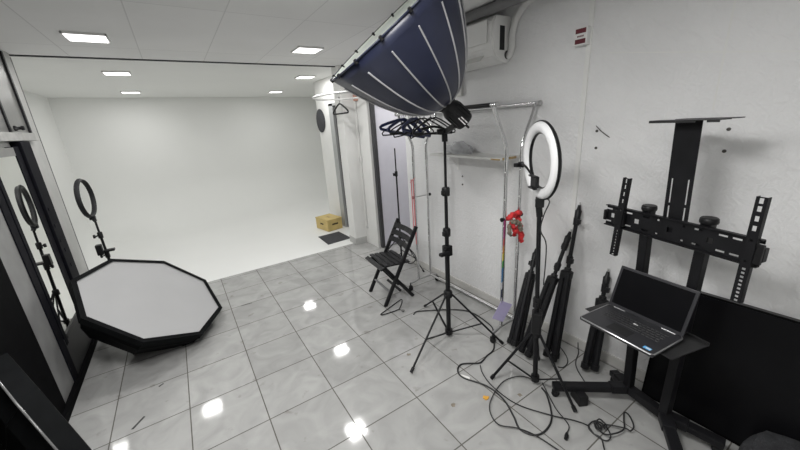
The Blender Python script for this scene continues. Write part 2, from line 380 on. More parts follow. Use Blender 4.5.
def tree_struct(name):
    o = bpy.data.objects.new(name, None); C.objects.link(o); o['kind'] = 'structure'; return o
d1 = tree_struct('door_1')
b = NB(); box(b, (0.10, -0.333, 0.0), (XL, -0.075, 1.78), 0.003); obj('grey_panel', b, 'greypanel', d1)
b = NB(); box(b, (0.10, -0.075, 0), (XL + 0.006, 0.02, 1.70), 0.004); box(b, (0.10, 0.03, 0.3), (XL + 0.008, 0.085, 1.70), 0.004)
obj('hinge_stile', b, 'doorblack', d1)
b = NB(); box(b, (0.10, 0.495, 0.05), (XL + 0.005, 0.60, 1.74), 0.003); box(b, (0.10, 0.61, 0.0), (XL + 0.022, 0.82, 1.775), 0.008)
for z in (0.55, 0.72, 0.86, 0.95, 1.08, 1.22): box(b, (XL + 0.018, 0.65 + random.uniform(0, .05), z), (XL + 0.026, 0.71 + random.uniform(0, .05), z + 0.03), 0.003)
obj('lock_stile', b, 'doorblack', d1)
b = NB(); box(b, (0.10, 0.02, 1.675), (XL + 0.004, 0.60, 1.735), 0.003); obj('top_rail', b, 'transom', d1)
b = NB(); box(b, (0.10, 0.02, 0.0), (XL + 0.006, 0.575, 0.36), 0.005); box(b, (0.12, 0.09, 0.33), (XL + 0.012, 0.50, 0.372), 0.004); obj('bottom_rail', b, 'tray', d1)
b = NB(); box(b, (0.125, 0.085, 0.36), (0.141, 0.50, 1.685)); obj('mirror', b, 'mirror', d1)
t1 = tree_struct('window_1')
b = NB(); box(b, (0.10, -0.333, 1.84), (XL - 0.006, 1.0, 2.44), 0.003); obj('grey_pane', b, 'transom', t1)
b = NB(); box(b, (0.10, 0.572, 1.84), (XL + 0.006, 0.602, 2.44), 0.003); box(b, (0.10, 1.0, 1.80), (XL + 0.008, 1.035, 2.47), 0.003); obj('mullion', b, 'black', t1)
b = NB(); box(b, (0.10, -0.333, 1.78), (XL + 0.018, 1.03, 1.842), 0.004); obj('transom_bar', b, 'greyframe', t1)
b = NB(); X = frameM((XL + 0.005, 0.66, 1.872), (1, 0, 0)); lathe(b, [(0.0, 0.0), (0.02, 0.0), (0.02, 0.012), (0.011, 0.018), (0.011, 0.035), (0.017, 0.04), (0.015, 0.055), (0, 0.058)], X, 16)
beam(b, (XL + 0.03, 0.66, 1.872), (XL + 0.03, 0.56, 1.865), 0.01, 0.01); obj('latch', b, 'black', t1)
b = NB(); box(b, (0.10, -2.6, 0.0), (XL + 0.03, 0.82, 0.055), 0.006); struct('baseboard_left', b, 'blackpanel')
b = NB(); box(b, (XR - 0.014, -4.7, 0), (XR, 0.16, 0.075), 0.004); struct('baseboard_right', b, 'skirt')
# doorway on the studio's right wall
d2 = tree_struct('door_2')
b = NB(); box(b, (3.385, 2.20, 0), (3.43, 2.365, 2.10), 0.004); box(b, (3.385, 1.46, 2.06), (3.43, 2.365, 2.10), 0.004); obj('door_frame', b, 'greydoor', d2)
b = NB(); box(b, (3.43, 2.13, 0), (3.445, 2.205, 2.06), 0.002); obj('door_seal', b, 'frame_and_gap_shade', d2)
b = NB(); box(b, (3.44, 1.44, 0.01), (3.48, 2.13, 2.06), 0.003); obj('door_leaf', b, 'greydoor', d2)
# pale lavender door facing the camera in the alcove
d3 = tree_struct('door_3')
b = NB(); box(b, (3.395, 0.855, 0.012), (4.2, 0.90, 2.11), 0.003); obj('door_leaf', b, 'lavender', d3)
b = NB(); box(b, (3.345, 0.845, 0), (3.395, 0.90, 2.15), 0.003); box(b, (3.395, 0.845, 2.11), (4.22, 0.90, 2.15), 0.003); obj('door_frame', b, 'frame_and_gap_shade', d3)

# ================================================================== CEILING LIGHTS
def ceiling_light(x, y, label):
    t = thing('ceiling_light', label, 'ceiling light', (x, y, CEIL), 'ceiling panel lights')
    b = NB(); s = 0.13
    for a in (0, 1, 2, 3):
        X = Matrix.Translation((x, y, CEIL)) @ Matrix.Rotation(a * PI / 2, 4, 'Z'); box(b, (-s, s - 0.012, -0.016), (s, s, 0), 0.002, X)
    obj('frame', b, 'white', t)
    b = NB(); box(b, (x - s + 0.012, y - s + 0.012, CEIL - 0.012), (x + s - 0.012, y + s - 0.012, CEIL - 0.004)); obj('diffuser', b, 'panelon', t)
for x, y, p, l in LIGHTS: ceiling_light(x, y, l)

# ================================================================== WALL FITTINGS, RIGHT
# split air conditioner
t = thing('air_conditioner', 'white wall-mounted split air conditioner high on the right wall behind the dark softbox', 'air conditioner', (XR, -0.9, 2.12))
prof = [(XR, 2.125), (XR - 0.03, 2.118), (XR - 0.10, 2.125), (XR - 0.16, 2.155), (XR - 0.195, 2.21), (XR - 0.205, 2.28), (XR - 0.20, 2.38), (XR - 0.17, 2.425), (XR, 2.43)]
def yprism(b, prof, y0, y1, bev=0.0):
    X = Matrix(((1, 0, 0, 0), (0, 0, -1, y1), (0, 1, 0, 0), (0, 0, 0, 1))); prism(b, prof, y1 - y0, X, bev)
b = NB(); yprism(b, prof, -1.305, -0.45, 0.008); obj('body', b, 'white', t)
b = NB(); yprism(b, [(XR - 0.215, 2.25), (XR - 0.205, 2.25), (XR - 0.205, 2.40), (XR - 0.212, 2.40)], -1.26, -0.47, 0.002); obj('front_panel', b, 'white', t)
b = NB(); beam(b, (XR - 0.185, -1.20, 2.165), (XR - 0.185, -0.5, 2.165), 0.006, 0.07, (1, 0, .9)); obj('louvre', b, 'offwhite', t)
b = NB(); box(b, (XR - 0.125, -1.309, 2.20), (XR - 0.075, -1.303, 2.36), 0.002); obj('side_grille', b, 'darkring', t)
b = NB(); lathe(b, [(0, 0), (0.03, 0), (0.03, 0.01), (0, 0.01)], frameM((XR - 0.04, -1.30, 2.17), (0, -1, 0)), 16); obj('pipe_opening', b, 'dash', t)
b = NB(); tube(b, smooth_path([(XR - 0.03, -1.30, 2.165), (XR - 0.03, -1.325, 2.17), (XR - 0.03, -1.34, 2.22), (XR - 0.03, -1.34, 2.30), (XR - 0.03, -1.375, 2.40), (XR - 0.03, -1.46, 2.475), (XR - 0.03, -1.60, 2.49)]), 0.026, 14)
tag(obj('drain_pipe', b, 'rope', None, (XR, -1.3, 2.17)), 'white hose curving up the wall from the air conditioner to the ceiling', 'hose')
b = NB(); tube(b, [(3.185, -3.6, 2.463), (3.185, 0.1, 2.463)], 0.036, 18)
tag(obj('ceiling_pipe', b, 'beam', None, (3.2, -1.6, 2.46)), 'dark grey pipe running along the ceiling above the air conditioner', 'pipe')
# cable channel with the two-label box
b = NB(); box(b, (XR - 0.010, -1.915, 0.0), (XR, -1.885, CEIL), 0.003); struct('trim_5', b, 'paint')
b = NB(); box(b, (XR - 0.0015, -2.556, 1.70), (XR, -2.548, CEIL), 0.0005); beam(b, (XR, -2.02, 2.055), (XR, -2.86, 1.905), 0.006, 0.002, (1, 0, 0), 0.0005); struct('trim_7', b, 'paint')
t = thing('alarm_box', 'small white box with two maroon labels on the vertical cable channel', 'alarm', (XR, -1.86, 2.12))
b = NB(); box(b, (XR - 0.05, -1.908, 2.122), (XR - 0.008, -1.823, 2.222), 0.004); obj('housing', b, 'white', t)
b = NB(); box(b, (XR - 0.052, -1.900, 2.188), (XR - 0.0495, -1.836, 2.214)); obj('label', b, 'maroon', t)
b = NB(); box(b, (XR - 0.052, -1.900, 2.130), (XR - 0.0495, -1.836, 2.156)); obj('label', b, 'maroon', t)
b = NB()
for k in range(6):
    y = -1.848 - k * 0.007; box(b, (XR - 0.0512, y - 0.0045, 2.167), (XR - 0.0497, y, 2.176))
obj('lettering', b, 'maroon', t)
# little white box above the shelf
b = NB(); box(b, (XR - 0.03, -0.80, 1.93), (XR, -0.72, 2.10), 0.006); tag(obj('wall_box', b, 'offwhite', None, (XR, -0.76, 1.93)), 'narrow off-white junction box on the wall under the air conditioner', 'junction box')
# shelf
t = thing('wall_shelf', 'white wall shelf with chipped wood edge behind the chrome garment rack', 'shelf', (XR, -1.0, 1.41))
b = NB(); box(b, (XR - 0.235, -1.44, 1.412), (XR, -0.58, 1.432), 0.002); obj('shelf_board', b, 'board', t)
b = NB(); box(b, (XR - 0.22, -1.4425, 1.413), (XR - 0.06, -1.4395, 1.431)); box(b, (XR - 0.2375, -1.43, 1.413), (XR - 0.2345, -1.34, 1.424)); obj('bare_edge', b, 'chip', t)
for y in (-0.72, -1.34):
    b = NB(); box(b, (XR - 0.004, y - 0.011, 1.26), (XR, y + 0.011, 1.412)); box(b, (XR - 0.17, y - 0.011, 1.407), (XR, y + 0.011, 1.412)); beam(b, (XR - 0.14, y, 1.408), (XR - 0.004, y, 1.29), 0.008, 0.004); obj('bracket', b, 'white', t)
# crumpled clear bag on the shelf
b = NB(); tb = bmesh.new(); bmesh.ops.create_icosphere(tb, subdivisions=4, radius=1)
rb = random.Random(3); dirs = [V((rb.gauss(0, 1), rb.gauss(0, 1), rb.gauss(0, 1))).normalized() for _ in range(26)]
for v in tb.verts:
    d = v.co.normalized(); k = 1 + 0.16 * math.sin(9 * d.dot(dirs[0])) * math.sin(7 * d.dot(dirs[1])) - 0.18 * max(0, max(d.dot(q) for q in dirs[2:]) - 0.93) * 10
    v.co = V((d.x * 0.075 * k, d.y * 0.17 * k, max(-0.42, d.z * k) * 0.075 * (1.0 if d.y < 0.3 else 0.75)))
tb.transform(Matrix.Translation((XR - 0.10, -0.84, 1.433 + 0.42 * 0.075)))
for f in tb.faces: f.smooth = True
merge(b, tb); tag(obj('plastic_bag', b, 'clear', None, (XR - 0.1, -0.84, 1.433)), 'crumpled clear plastic bag lying on the white wall shelf', 'bag')
# old screws and a scratch on the plaster
for y, z, l in ((-2.002, 1.606, 'dark screw in the wall beside the diagonal scratch, higher of two'), (-2.007, 1.50, 'dark screw in the wall below the diagonal scratch, lower of two'),
                (-2.626, 1.605, 'dark screw in the wall just under the top tray of the monitor cart'), (-2.627, 1.50, 'dark screw in the wall lower down beside the slotted mast of the monitor cart'),
                (-0.78, 1.20, 'dark screw in the wall below the shelf, higher of two'), (-0.78, 1.12, 'dark screw in the wall below the shelf, lower of two')):
    b = NB(); lathe(b, [(0, 0), (0.009, 0), (0.007, 0.006), (0, 0.007)], frameM((XR, y, z), (-1, 0, 0)), 10); tag(obj('wall_screw', b, 'fixing', None, (XR, y, z)), l, 'screw', 'screws left in the right wall')
b = NB(); tube(b, smooth_path([(XR - 0.002, -1.992, 1.64), (XR - 0.003, -2.035, 1.60), (XR - 0.002, -2.085, 1.565)], 4), [0.001] + [0.003] * 7 + [0.0012], 6)
tag(obj('wall_scratch', b, 'fixing', None, (XR, -2.04, 1.6)), 'short diagonal dark scratch in the plaster right of the ring light', 'scratch')

# ================================================================== STUDIO CORNER
b = NB(); lathe(b, [(0, 0), (0.19, 0), (0.2, 0.006), (0.2, 0.012), (0.185, 0.018), (0, 0.018)], frameM((3.398, 2.80, 1.85), (-1, 0, 0)), 40)
tag(obj('wall_disc', b, 'mat', None, (3.4, 2.80, 1.85)), 'round dark disc hanging on the white wall high above the plywood box', 'disc')
ZR = 2.07; ex, ey, rx, ry = 2.899, 0.65, 0.343, 0.498
t = thing('oval_rail', 'thin white oval hanging rail by the pier, left of the big softbox, with one hanger', 'rail', (ex, ey, ZR))
b = NB(); tube(b, [(ex + rx * math.cos(2 * PI * k / 72), ey + ry * math.sin(2 * PI * k / 72), ZR) for k in range(72)], 0.011, 10, closed=True); obj('rail_loop', b, 'rope', t)
for a in (-1.05, 0.35):
    q = (ex + rx * math.cos(a), ey + ry * math.sin(a))
    b = NB(); tube(b, [(q[0], q[1], ZR + 0.008), (q[0], q[1], CEIL)], 0.008, 10); lathe(b, [(0, 0), (0.03, 0), (0.028, -0.008), (0, -0.008)], Matrix.Translation((q[0], q[1], CEIL)), 16); obj('drop_rod', b, 'rope', t)
b = NB(); tube(b, [(3.298, 1.185, 2.10), (3.298, 1.185, 0.28)], 0.010, 10); box(b, (3.285, 1.168, 0.24), (3.31, 1.202, 0.28), 0.004)
box(b, (3.28, 1.16, 1.22), (3.31, 1.21, 1.30), 0.005)
tag(obj('conduit', b, 'rope', None, (3.298, 1.185, 0.24)), 'white conduit with a small box running down the wall between pier and lavender door', 'conduit')
b = NB(); box(b, (3.272, 1.12, 2.05), (3.31, 1.20, 2.15), 0.006)
tag(obj('call_point', b, mat('faded_red_plastic', (0.5, 0.27, 0.21), rough=0.5), None, (3.3, 1.16, 2.05)), 'faded red call point at the top of the conduit beside the softbox rim', 'call point')
# plywood apple box with hand holes
cbx = (3.15, 2.385); ang = math.radians(10)
t = thing('apple_box', 'yellow plywood box with dark hand holes on the white floor beside the doorway', 'box', (cbx[0], cbx[1], 0))
X = Matrix.Translation((cbx[0], cbx[1], 0)) @ Matrix.Rotation(ang, 4, 'Z')
b = NB(); box(b, (-0.145, -0.20, 0.002), (0.145, 0.20, 0.19), 0.004, X); obj('body', b, 'card', t)
b = NB(); box(b, (-0.15, -0.205, 0.19), (0.15, 0.205, 0.205), 0.003, X); obj('lid', b, 'card', t)
for lo, hi in (((-0.06, -0.203, 0.10), (0.06, -0.199, 0.128)), ((-0.147, -0.05, 0.10), (-0.144, 0.05, 0.128))):
    b = NB(); box(b, lo, hi, 0.0015, X); obj('hand_hole', b, 'carddark', t)
b = NB(); box(b, (-0.02, -0.05, 0.204), (0.02, 0.05, 0.2065), 0.001, X); obj('top_slot', b, 'chip', t)
b = NB(); prism(b, [(2.80, 2.025), (2.785, 1.55), (3.19, 1.585), (3.175, 2.04)], 0.008, Matrix.Translation((0, 0, 0.001))); tag(obj('floor_mat', b, 'mat', None, (3.0, 1.8, 0.001)), 'charcoal rubber mat on the white floor in front of the plywood box', 'mat')

# ================================================================== PARABOLIC SOFTBOX, STROBE AND STAND
AP = V((2.515, -1.547, 1.826)); nn = V((-0.629, 0.119, 0.768)).normalized(); aa = nn.cross(V((0, 0, 1))).normalized(); bb = nn.cross(aa)
XS = Matrix(((aa.x, bb.x, nn.x, AP.x), (aa.y, bb.y, nn.y, AP.y), (aa.z, bb.z, nn.z, AP.z), (0, 0, 0, 1)))
RS, DS, PW = 0.412, 0.525, 2.377
NR = 16; ph = math.radians(101.5)
def dish(tb, off, T0, T1, nt, sub=4, sag=0.014):
    rows = []
    for i in range(nt + 1):
        T = T0 + (T1 - T0) * i / nt; r0 = RS * T; z = DS * T ** PW; row = []
        for k in range(NR * sub):
            a = ph + 2 * PI * k / (NR * sub); f = (k % sub) / sub
            r = r0 * (1 - sag * 4 * f * (1 - f) * min(1, T * 1.2)) + off
            row.append(tb.verts.new((r * math.cos(a), r * math.sin(a), z)))
        rows.append(row)
    return rows
t = thing('parabolic_softbox', 'big deep parabolic softbox with navy-black back and silver piping, tilted on a light stand', 'softbox', AP)
tb = bmesh.new(); o_ = dish(tb, 0, 0.07, 1.0, 22); i_ = dish(tb, -0.005, 0.07, 1.0, 22)
for rows, fl in ((o_, 0), (i_, 1)):
    for A, B in zip(rows, rows[1:]):
        n = len(A)
        for k in range(n):
            q = (A[k], A[(k + 1) % n], B[(k + 1) % n], B[k]); f = tb.faces.new(q if not fl else q[::-1]); f.smooth = True; f.material_index = fl
n = len(o_[-1])
for k in range(n):
    tb.faces.new((o_[-1][k], o_[-1][(k + 1) % n], i_[-1][(k + 1) % n], i_[-1][k]))
b = NB(); merge(b, tb, XS); sh = obj('shell', b, 'nylon', t); sh.data.materials.append(M['silver'])
for k in range(NR):
    a = ph + 2 * PI * k / NR
    pts = [((RS * T + 0.002) * math.cos(a), (RS * T + 0.002) * math.sin(a), DS * T ** PW - 0.001) for T in [0.07 + (0.94 - 0.07) * j / 18 for j in range(19)]]
    b = NB(); tube(b, pts, 0.0042, 6, X=XS); obj('rib_piping', b, 'piping', t)
b = NB()  # hem with rod tips
for k in range(NR):
    a0 = ph + 2 * PI * k / NR; a1 = a0 + 2 * PI / NR
    beam_pts = [(RS * 1.003 * math.cos(a0), RS * 1.003 * math.sin(a0), DS), (RS * 1.003 * math.cos(a1), RS * 1.003 * math.sin(a1), DS)]
    tube(b, beam_pts, 0.0045, 8, X=XS)
obj('hem', b, 'nylon', t)
b = NB(); lathe(b, [(RS * 0.975, DS - 0.012), (RS * 0.6, DS - 0.018), (0, DS - 0.022), (0, DS - 0.024), (RS * 0.97, DS - 0.016)], XS, NR, True, ph); obj('front_diffuser', b, 'silver', t)
for k in range(NR):
    b = NB(); a = ph + 2 * PI * k / NR; lathe(b, [(0, DS - 0.012), (0.009, DS - 0.012), (0.009, DS + 0.006), (0.004, DS + 0.01), (0, DS + 0.01)], XS @ Matrix.Translation((RS * 0.995 * math.cos(a), RS * 0.995 * math.sin(a), 0)), 10); obj('rod_tip', b, 'plastic', t)
b = NB(); lathe(b, [(0.028, -0.012), (0.06, -0.012), (0.062, 0.012), (0.05, 0.03), (0.03, 0.03)], XS, 32, closed=True); obj('speed_ring', b, 'black', t)

t = thing('strobe_light', 'black studio flash head clamped behind the parabolic softbox', 'studio light', AP - nn * 0.12)
cr = V((0.8306, -0.5534, -0.0616)); sa = (nn - cr * 0.26).normalized(); XB = frameM(AP + nn * 0.005 - sa * 0.175, sa)
b = NB(); lathe(b, [(0, 0), (0.056, 0.0), (0.060, 0.008), (0.060, 0.125), (0.050, 0.14), (0.052, 0.16), (0, 0.16)], XB, 28)
for k in range(14):
    a = 2 * PI * k / 14; box(b, (-0.003, 0.056, 0.02), (0.003, 0.064, 0.115), 0.001, XB @ Matrix.Rotation(a, 4, 'Z'))
obj('body', b, 'plastic', t)
side = V((1.118, -3.147, 1.735)) - AP; side = (side - sa * side.dot(sa)).normalized(); u2 = sa.cross(side)
XT = Matrix(((u2.x, sa.x, side.x, 0), (u2.y, sa.y, side.y, 0), (u2.z, sa.z, side.z, 0), (0, 0, 0, 1))); XT.translation = AP - sa * 0.13 + side * 0.0645
b = NB()
for x0, y0, x1, y1 in ((-0.012, -0.03, -0.006, 0.012), (-0.012, 0.016, -0.006, 0.03), (0.004, -0.03, 0.010, -0.008), (0.004, -0.004, 0.010, 0.022)): box(b, (x0, y0, 0), (x1, y1, 0.0012), 0, XT)
obj('lettering', b, 'letters_and_marks', t)
b = NB(); tube(b, [(0.03, 0.0, -0.02), (0.03, 0, -0.055)], [0.008, 0.007], 10, X=XB); lathe(b, [(0, 0), (0.02, 0), (0.02, -0.006), (0, -0.006)], XB, 16); obj('rear_knob', b, 'plastic', t)
SX, SY = 2.705, -1.315; TX, TY = 2.635, -1.396
b = NB(); lathe(b, [(0, 0), (0.02, 0), (0.02, 0.07), (0, 0.07)], Matrix.Translation((TX, TY, 1.595)), 14)
beam(b, (TX, TY, 1.655), tuple(AP - sa * 0.115 - V((0, 0, 0.04))), 0.026, 0.034, (0, 0, 1), 0.006)
lathe(b, [(0, -0.05), (0.018, -0.05), (0.018, 0.05), (0, 0.05)], frameM((TX, TY, 1.66), (0.8, -0.55, 0)), 14); obj('tilt_bracket', b, 'plastic', t)
b = NB(); tube(b, smooth_path([(TX, TY, 1.675), (TX - 0.06, TY + 0.03, 1.695), (TX - 0.13, TY + 0.08, 1.685)], 4), 0.008, 8); obj('tilt_handle', b, 'plastic', t)

def tripod_stand(name, label, cat, base, top_z, foot_r, hub_z, collar_z, angles, r0=0.017, joints=(), brace_t=0.55, lean=(0, 0), leg_w=0.016, group=None, low=0.04):
    bx, by = base; t = thing(name, label, cat, (bx, by, 0), group)
    P = lambda z: (bx + lean[0] * z / top_z, by + lean[1] * z / top_z, z)
    zs = [low] + list(joints) + [top_z]
    for i in range(len(zs) - 1):
        b = NB(); tube(b, [P(zs[i]), P(zs[i + 1])], r0 * (1 - 0.16 * i), 14); obj('pole', b, 'black', t)
    for j in joints:
        b = NB(); lathe(b, [(0, -0.03), (r0 * 1.5, -0.03), (r0 * 1.6, 0.02), (r0 * 1.3, 0.03), (0, 0.03)], Matrix.Translation(P(j)), 16)
        p = P(j); tube(b, [(p[0], p[1], p[2]), (p[0] - 0.035, p[1] - 0.015, p[2] - 0.004)], 0.007, 8); box(b, (p[0] - 0.05, p[1] - 0.032, p[2] - 0.018), (p[0] - 0.033, p[1] - 0.004, p[2] + 0.014), 0.004)
        obj('clamp', b, 'plastic', t)
    b = NB(); lathe(b, [(0, -0.025), (r0 * 1.9, -0.025), (r0 * 1.9, 0.02), (r0 * 1.4, 0.03), (0, 0.03)], Matrix.Translation(P(hub_z)), 18); obj('hub', b, 'plastic', t)
    b = NB(); lathe(b, [(0, -0.02), (r0 * 1.7, -0.02), (r0 * 1.7, 0.02), (0, 0.02)], Matrix.Translation(P(collar_z)), 18); obj('collar', b, 'plastic', t)
    for i_, a in enumerate(angles):
        fr = foot_r[i_] if isinstance(foot_r, tuple) else foot_r; a = math.radians(a); c, s = math.cos(a), math.sin(a); h = V(P(hub_z)) + V((c, s, 0)) * r0 * 1.6; f = V((bx + c * fr, by + s * fr, 0.014))
        b = NB(); tube(b, [h, f], leg_w / 2, 10); L = obj('leg', b, 'black', t)
        q = h.lerp(f, brace_t); k = V(P(collar_z)) + V((c, s, 0)) * r0 * 1.4
        b = NB(); beam(b, k, q, 0.016, 0.005, (0, 0, 1), 0.001); obj('brace', b, 'black', L)
        b = NB(); tube(b, [h.lerp(f, 0.95), f + (f - h).normalized() * 0.006], leg_w / 2 + 0.004, 10); obj('rubber_foot', b, 'plastic', L)
    return t
t = tripod_stand('light_stand', 'tall black tripod light stand carrying the big softbox, in the middle of the room', 'light stand', (SX, SY), 1.61, (0.53, 0.50, 0.43), 0.41, 0.045,
             (198, 76, 306), 0.0185, (0.80, 0.94, 1.25), 0.6, lean=(TX - SX, TY - SY), low=0.02)
b = NB(); CX, CY = SX + (TX - SX) * 0.49, SY + (TY - SY) * 0.49; box(b, (CX - 0.10, CY - 0.055, 0.775), (CX - 0.02, CY - 0.02, 0.80), 0.006); box(b, (CX - 0.025, CY - 0.03, 0.75), (CX + 0.03, CY + 0.03, 0.83), 0.006); obj('side_clip', b, 'plastic', t)

# ================================================================== GARMENT RACK
t = thing('garment_rack', 'chrome double-rail garment rack on castors along the right wall', 'garment rack', (3.13, -1.0, 0))
YA, YB = -0.44, -1.57; XF, XK = 3.05, 3.215
for y in (YA, YB):
    for x, xt in ((XF, 2.905), (XK, 3.355)):
        b = NB(); tube(b, [(x, y, 0.085)] + smooth_path([(x, y, 1.40), (x, y, 1.50), (x + (xt - x) * .22, y, 1.585), (xt - (xt - x) * .12, y, 1.765), (xt, y, 1.808)], 6), 0.0138, 12); p = obj('post', b, 'chrome', t)
        for z in (0.55, 0.75, 0.95, 1.15, 1.35):
            b = NB(); lathe(b, [(0, 0), (0.004, 0), (0.004, 0.003), (0, 0.003)], frameM((x - 0.0115, y - 0.004, z), (-1, -.3, 0)), 8); obj('button', b, 'white', p)
        b = NB(); lathe(b, [(0, 0), (0.015, 0.0), (0.016, 0.02), (0, 0.024)], frameM((x + (-.012 if x == XF else .012), y, 1.0), (-1 if x == XF else 1, 0, 0)), 12); obj('knob', b, 'plastic', p)
    b = NB(); tube(b, [(XF, y, 1.0), (XK, y, 1.0)], 0.005, 8); obj('tie_rod', b, 'steel', t)
    b = NB(); tube(b, [(2.915, y - 0.03, 0.085), (XF, y, 0.085), (XK, y, 0.085), (3.275, y - 0.03, 0.085)], 0.0125, 12); obj('foot_bar', b, 'steel', t)
    for x in (2.915, 3.275):
        b = NB(); tube(b, [(x, y - 0.03, 0.085), (x, y - 0.03, 0.055)], 0.006, 8); lathe(b, [(0, -0.011), (0.022, -0.011), (0.025, 0), (0.022, 0.011), (0, 0.011)], frameM((x, y - 0.035, 0.026), (1, .4, 0)), 18)
        box(b, (x - 0.016, y - 0.05, 0.035), (x + 0.016, y - 0.015, 0.06), 0.006); obj('castor', b, 'plastic', t)
for x in (2.905, 3.355):
    b = NB(); tube(b, [(x, YA + 0.03, 1.808), (x, YB - 0.03, 1.808)], 0.0135, 12)
    R_ = obj('rail', b, 'chrome', t)
    for y in (YA + 0.03, YB - 0.03):
        b = NB(); tube(b, [(x, y - 0.006, 1.808), (x, y + 0.006, 1.808)], 0.017, 12); obj('end_cap', b, 'steel', R_)
b = NB(); tube(b, [(2.905, YB + 0.02, 1.808), (2.905, YB + 0.30, 1.808)], 0.0145, 12); obj('grip_sleeve', b, 'plastic', t)
b = NB(); tube(b, [(XK, YA, 0.085), (XK, YB, 0.085)], 0.0115, 12); obj('base_rail', b, 'steel', t)
b = NB(); tube(b, [(3.31, -0.45, 0.016), (3.31, -1.62, 0.016)], 0.014, 12); tag(obj('floor_pipe', b, 'rope', None, (3.31, -1.0, 0.016)), 'white pipe lying along the foot of the right wall behind the garment rack', 'pipe')

def hanger_bm(thick=0.006):
    """plastic hanger in local xz, hook top at the origin, bar along x"""
    b = NB()
    hook = [(0.018 * math.cos(a), 0, -0.018 + 0.018 * math.sin(a)) for a in [math.radians(d) for d in range(-20, 200, 20)]][::1]
    hook = [(0.018, 0, -0.024)] + hook[1:] if False else hook
    pts = [(-0.0175, 0, -0.02), *[(0.018 * math.cos(math.radians(d)), 0, -0.018 + 0.018 * math.sin(math.radians(d))) for d in range(180, -41, -20)], (0.004, 0, -0.042), (0, 0, -0.055), (0, 0, -0.085)]
    tube(b, pts, 0.003, 8)
    body = [(0, 0, -0.08), (0.06, 0, -0.10), (0.15, 0, -0.145), (0.20, 0, -0.175), (0.212, 0, -0.19), (0.205, 0, -0.203), (0.17, 0, -0.205), (0, 0, -0.205),
            (-0.17, 0, -0.205), (-0.205, 0, -0.203), (-0.212, 0, -0.19), (-0.20, 0, -0.175), (-0.15, 0, -0.145), (-0.06, 0, -0.10)]
    tube(b, body, thick, 8, closed=True); return b
def hanger_mesh(name, m, thick=0.006):
    b = hanger_bm(thick); me = bpy.data.meshes.new(name); b.to_mesh(me); b.free(); me.materials.append(M[m]); return me
HM = {'thick': hanger_mesh('clothes_hanger', 'plastic', 0.0105), 'plastic': hanger_mesh('clothes_hanger', 'plastic'), 'navy': hanger_mesh('clothes_hanger', 'navy', 0.013)}
def hanger(m, loc, rot, label, group=None):
    o = bpy.data.objects.new('clothes_hanger', HM[m]); C.objects.link(o); o.location = loc; o.rotation_euler = rot; tag(o, label, 'hanger', group); return o
hs = [('plastic', -0.50, -0.08, 0.0), ('navy', -0.54, 0.42, 0.10), ('navy', -0.57, -0.30, -0.12), ('plastic', -0.61, 0.22, 0.06), ('navy', -0.64, 0.60, -0.08),
      ('plastic', -0.68, -0.22, 0.12), ('navy', -0.72, 0.35, -0.14), ('plastic', -0.77, 0.50, 0.05), ('plastic', -0.84, -0.45, -0.06), ('plastic', -0.91, 0.12, 0.0), ('plastic', -0.98, -0.05, 0.04)]
tilts = [0.0, 0.16, 0.24, -0.10, 0.12, 0.05, 0.2, -0.16, 0.1, -0.05, 0.03]
for i, (m, y, a, tl) in enumerate(hs):
    hanger(m, (2.905, y, 1.8385), (tl, tilts[i], a), 'navy plastic hanger in the bunch on the chrome rack rail' if m == 'navy' else 'black plastic hanger in the bunch on the chrome rack rail', 'navy hangers on the rack rail' if m == 'navy' else 'black hangers on the rack rail')
hanger('thick', (3.03, 1.112, 2.099), (0, 0, math.radians(93)), 'black hanger hanging alone on the white oval rail')
# the one lying on the floor: bar first, slightly raised on its hook
h = hanger('plastic', (2.62, -0.77, 0.007), (0, 0, 0), 'black plastic hanger lying on the floor at the feet of the folding chair')
h.rotation_euler = Matrix(((0.944, 0, 0.331), (0.331, 0, -0.944), (0, 1, 0))).to_euler(); h.scale = (0.78, 0.78, 0.78)

# lanyard with badge, red cloth, pink ribbon on the rack
t = thing('lanyard', 'rainbow lanyard with a lavender badge hanging from the right front post of the rack', 'lanyard', (XF - 0.02, YB - 0.02, 0.25))
y0 = YB - 0.018; x0 = XF - 0.016
zs = [1.0, 0.86, 0.80, 0.74, 0.68, 0.62, 0.50, 0.44, 0.36]
for i in range(8):
    b = NB(); beam(b, (x0 - 0.004 * i * 0.4, y0, zs[i]), (x0 - 0.004 * (i + 1) * 0.4, y0, zs[i + 1]), 0.003, 0.036, (0.9, 0.4, 0.01), 0.0008); obj('strap', b, RAINBOW[i], t)
XG = Matrix.Translation((x0 - 0.014, y0 - 0.012, 0.245)) @ Matrix.Rotation(math.radians(-33), 4, 'Z') @ Matrix.Rotation(math.radians(24), 4, 'Y')
b = NB(); box(b, (-0.048, -0.0015, -0.085), (0.048, 0.0015, 0.085), 0.001, XG); obj('badge', b, 'badge', t, label='lavender card')
b = NB(); tube(b, [(x0 - 0.013, y0, 0.365), (x0 - 0.02, y0 - 0.012, 0.325)], 0.004, 8); obj('clip', b, 'steel', t)
t = thing('tied_cloth', 'red and grey cloth knotted between the two right posts of the rack', 'cloth', (3.13, YB - 0.02, 0.95))
def rag(b, pts, r, seed):
    rg = random.Random(seed); P = smooth_path(pts, 5); tube(b, [p + V((rg.gauss(0, .004), rg.gauss(0, .004), rg.gauss(0, .004))) for p in P], [r * rg.uniform(.65, 1.25) for _ in P], 9)
b = NB(); rag(b, [(3.07, YB - .01, 1.0), (3.10, YB - .03, 1.03), (3.13, YB - .02, 1.02), (3.17, YB - .03, 1.035), (3.20, YB - .01, 1.00)], 0.02, 1)
rag(b, [(3.17, YB - .02, 1.0), (3.19, YB - .03, 0.95), (3.205, YB - .025, 0.88), (3.232, YB - .03, 0.79)], 0.02, 2)
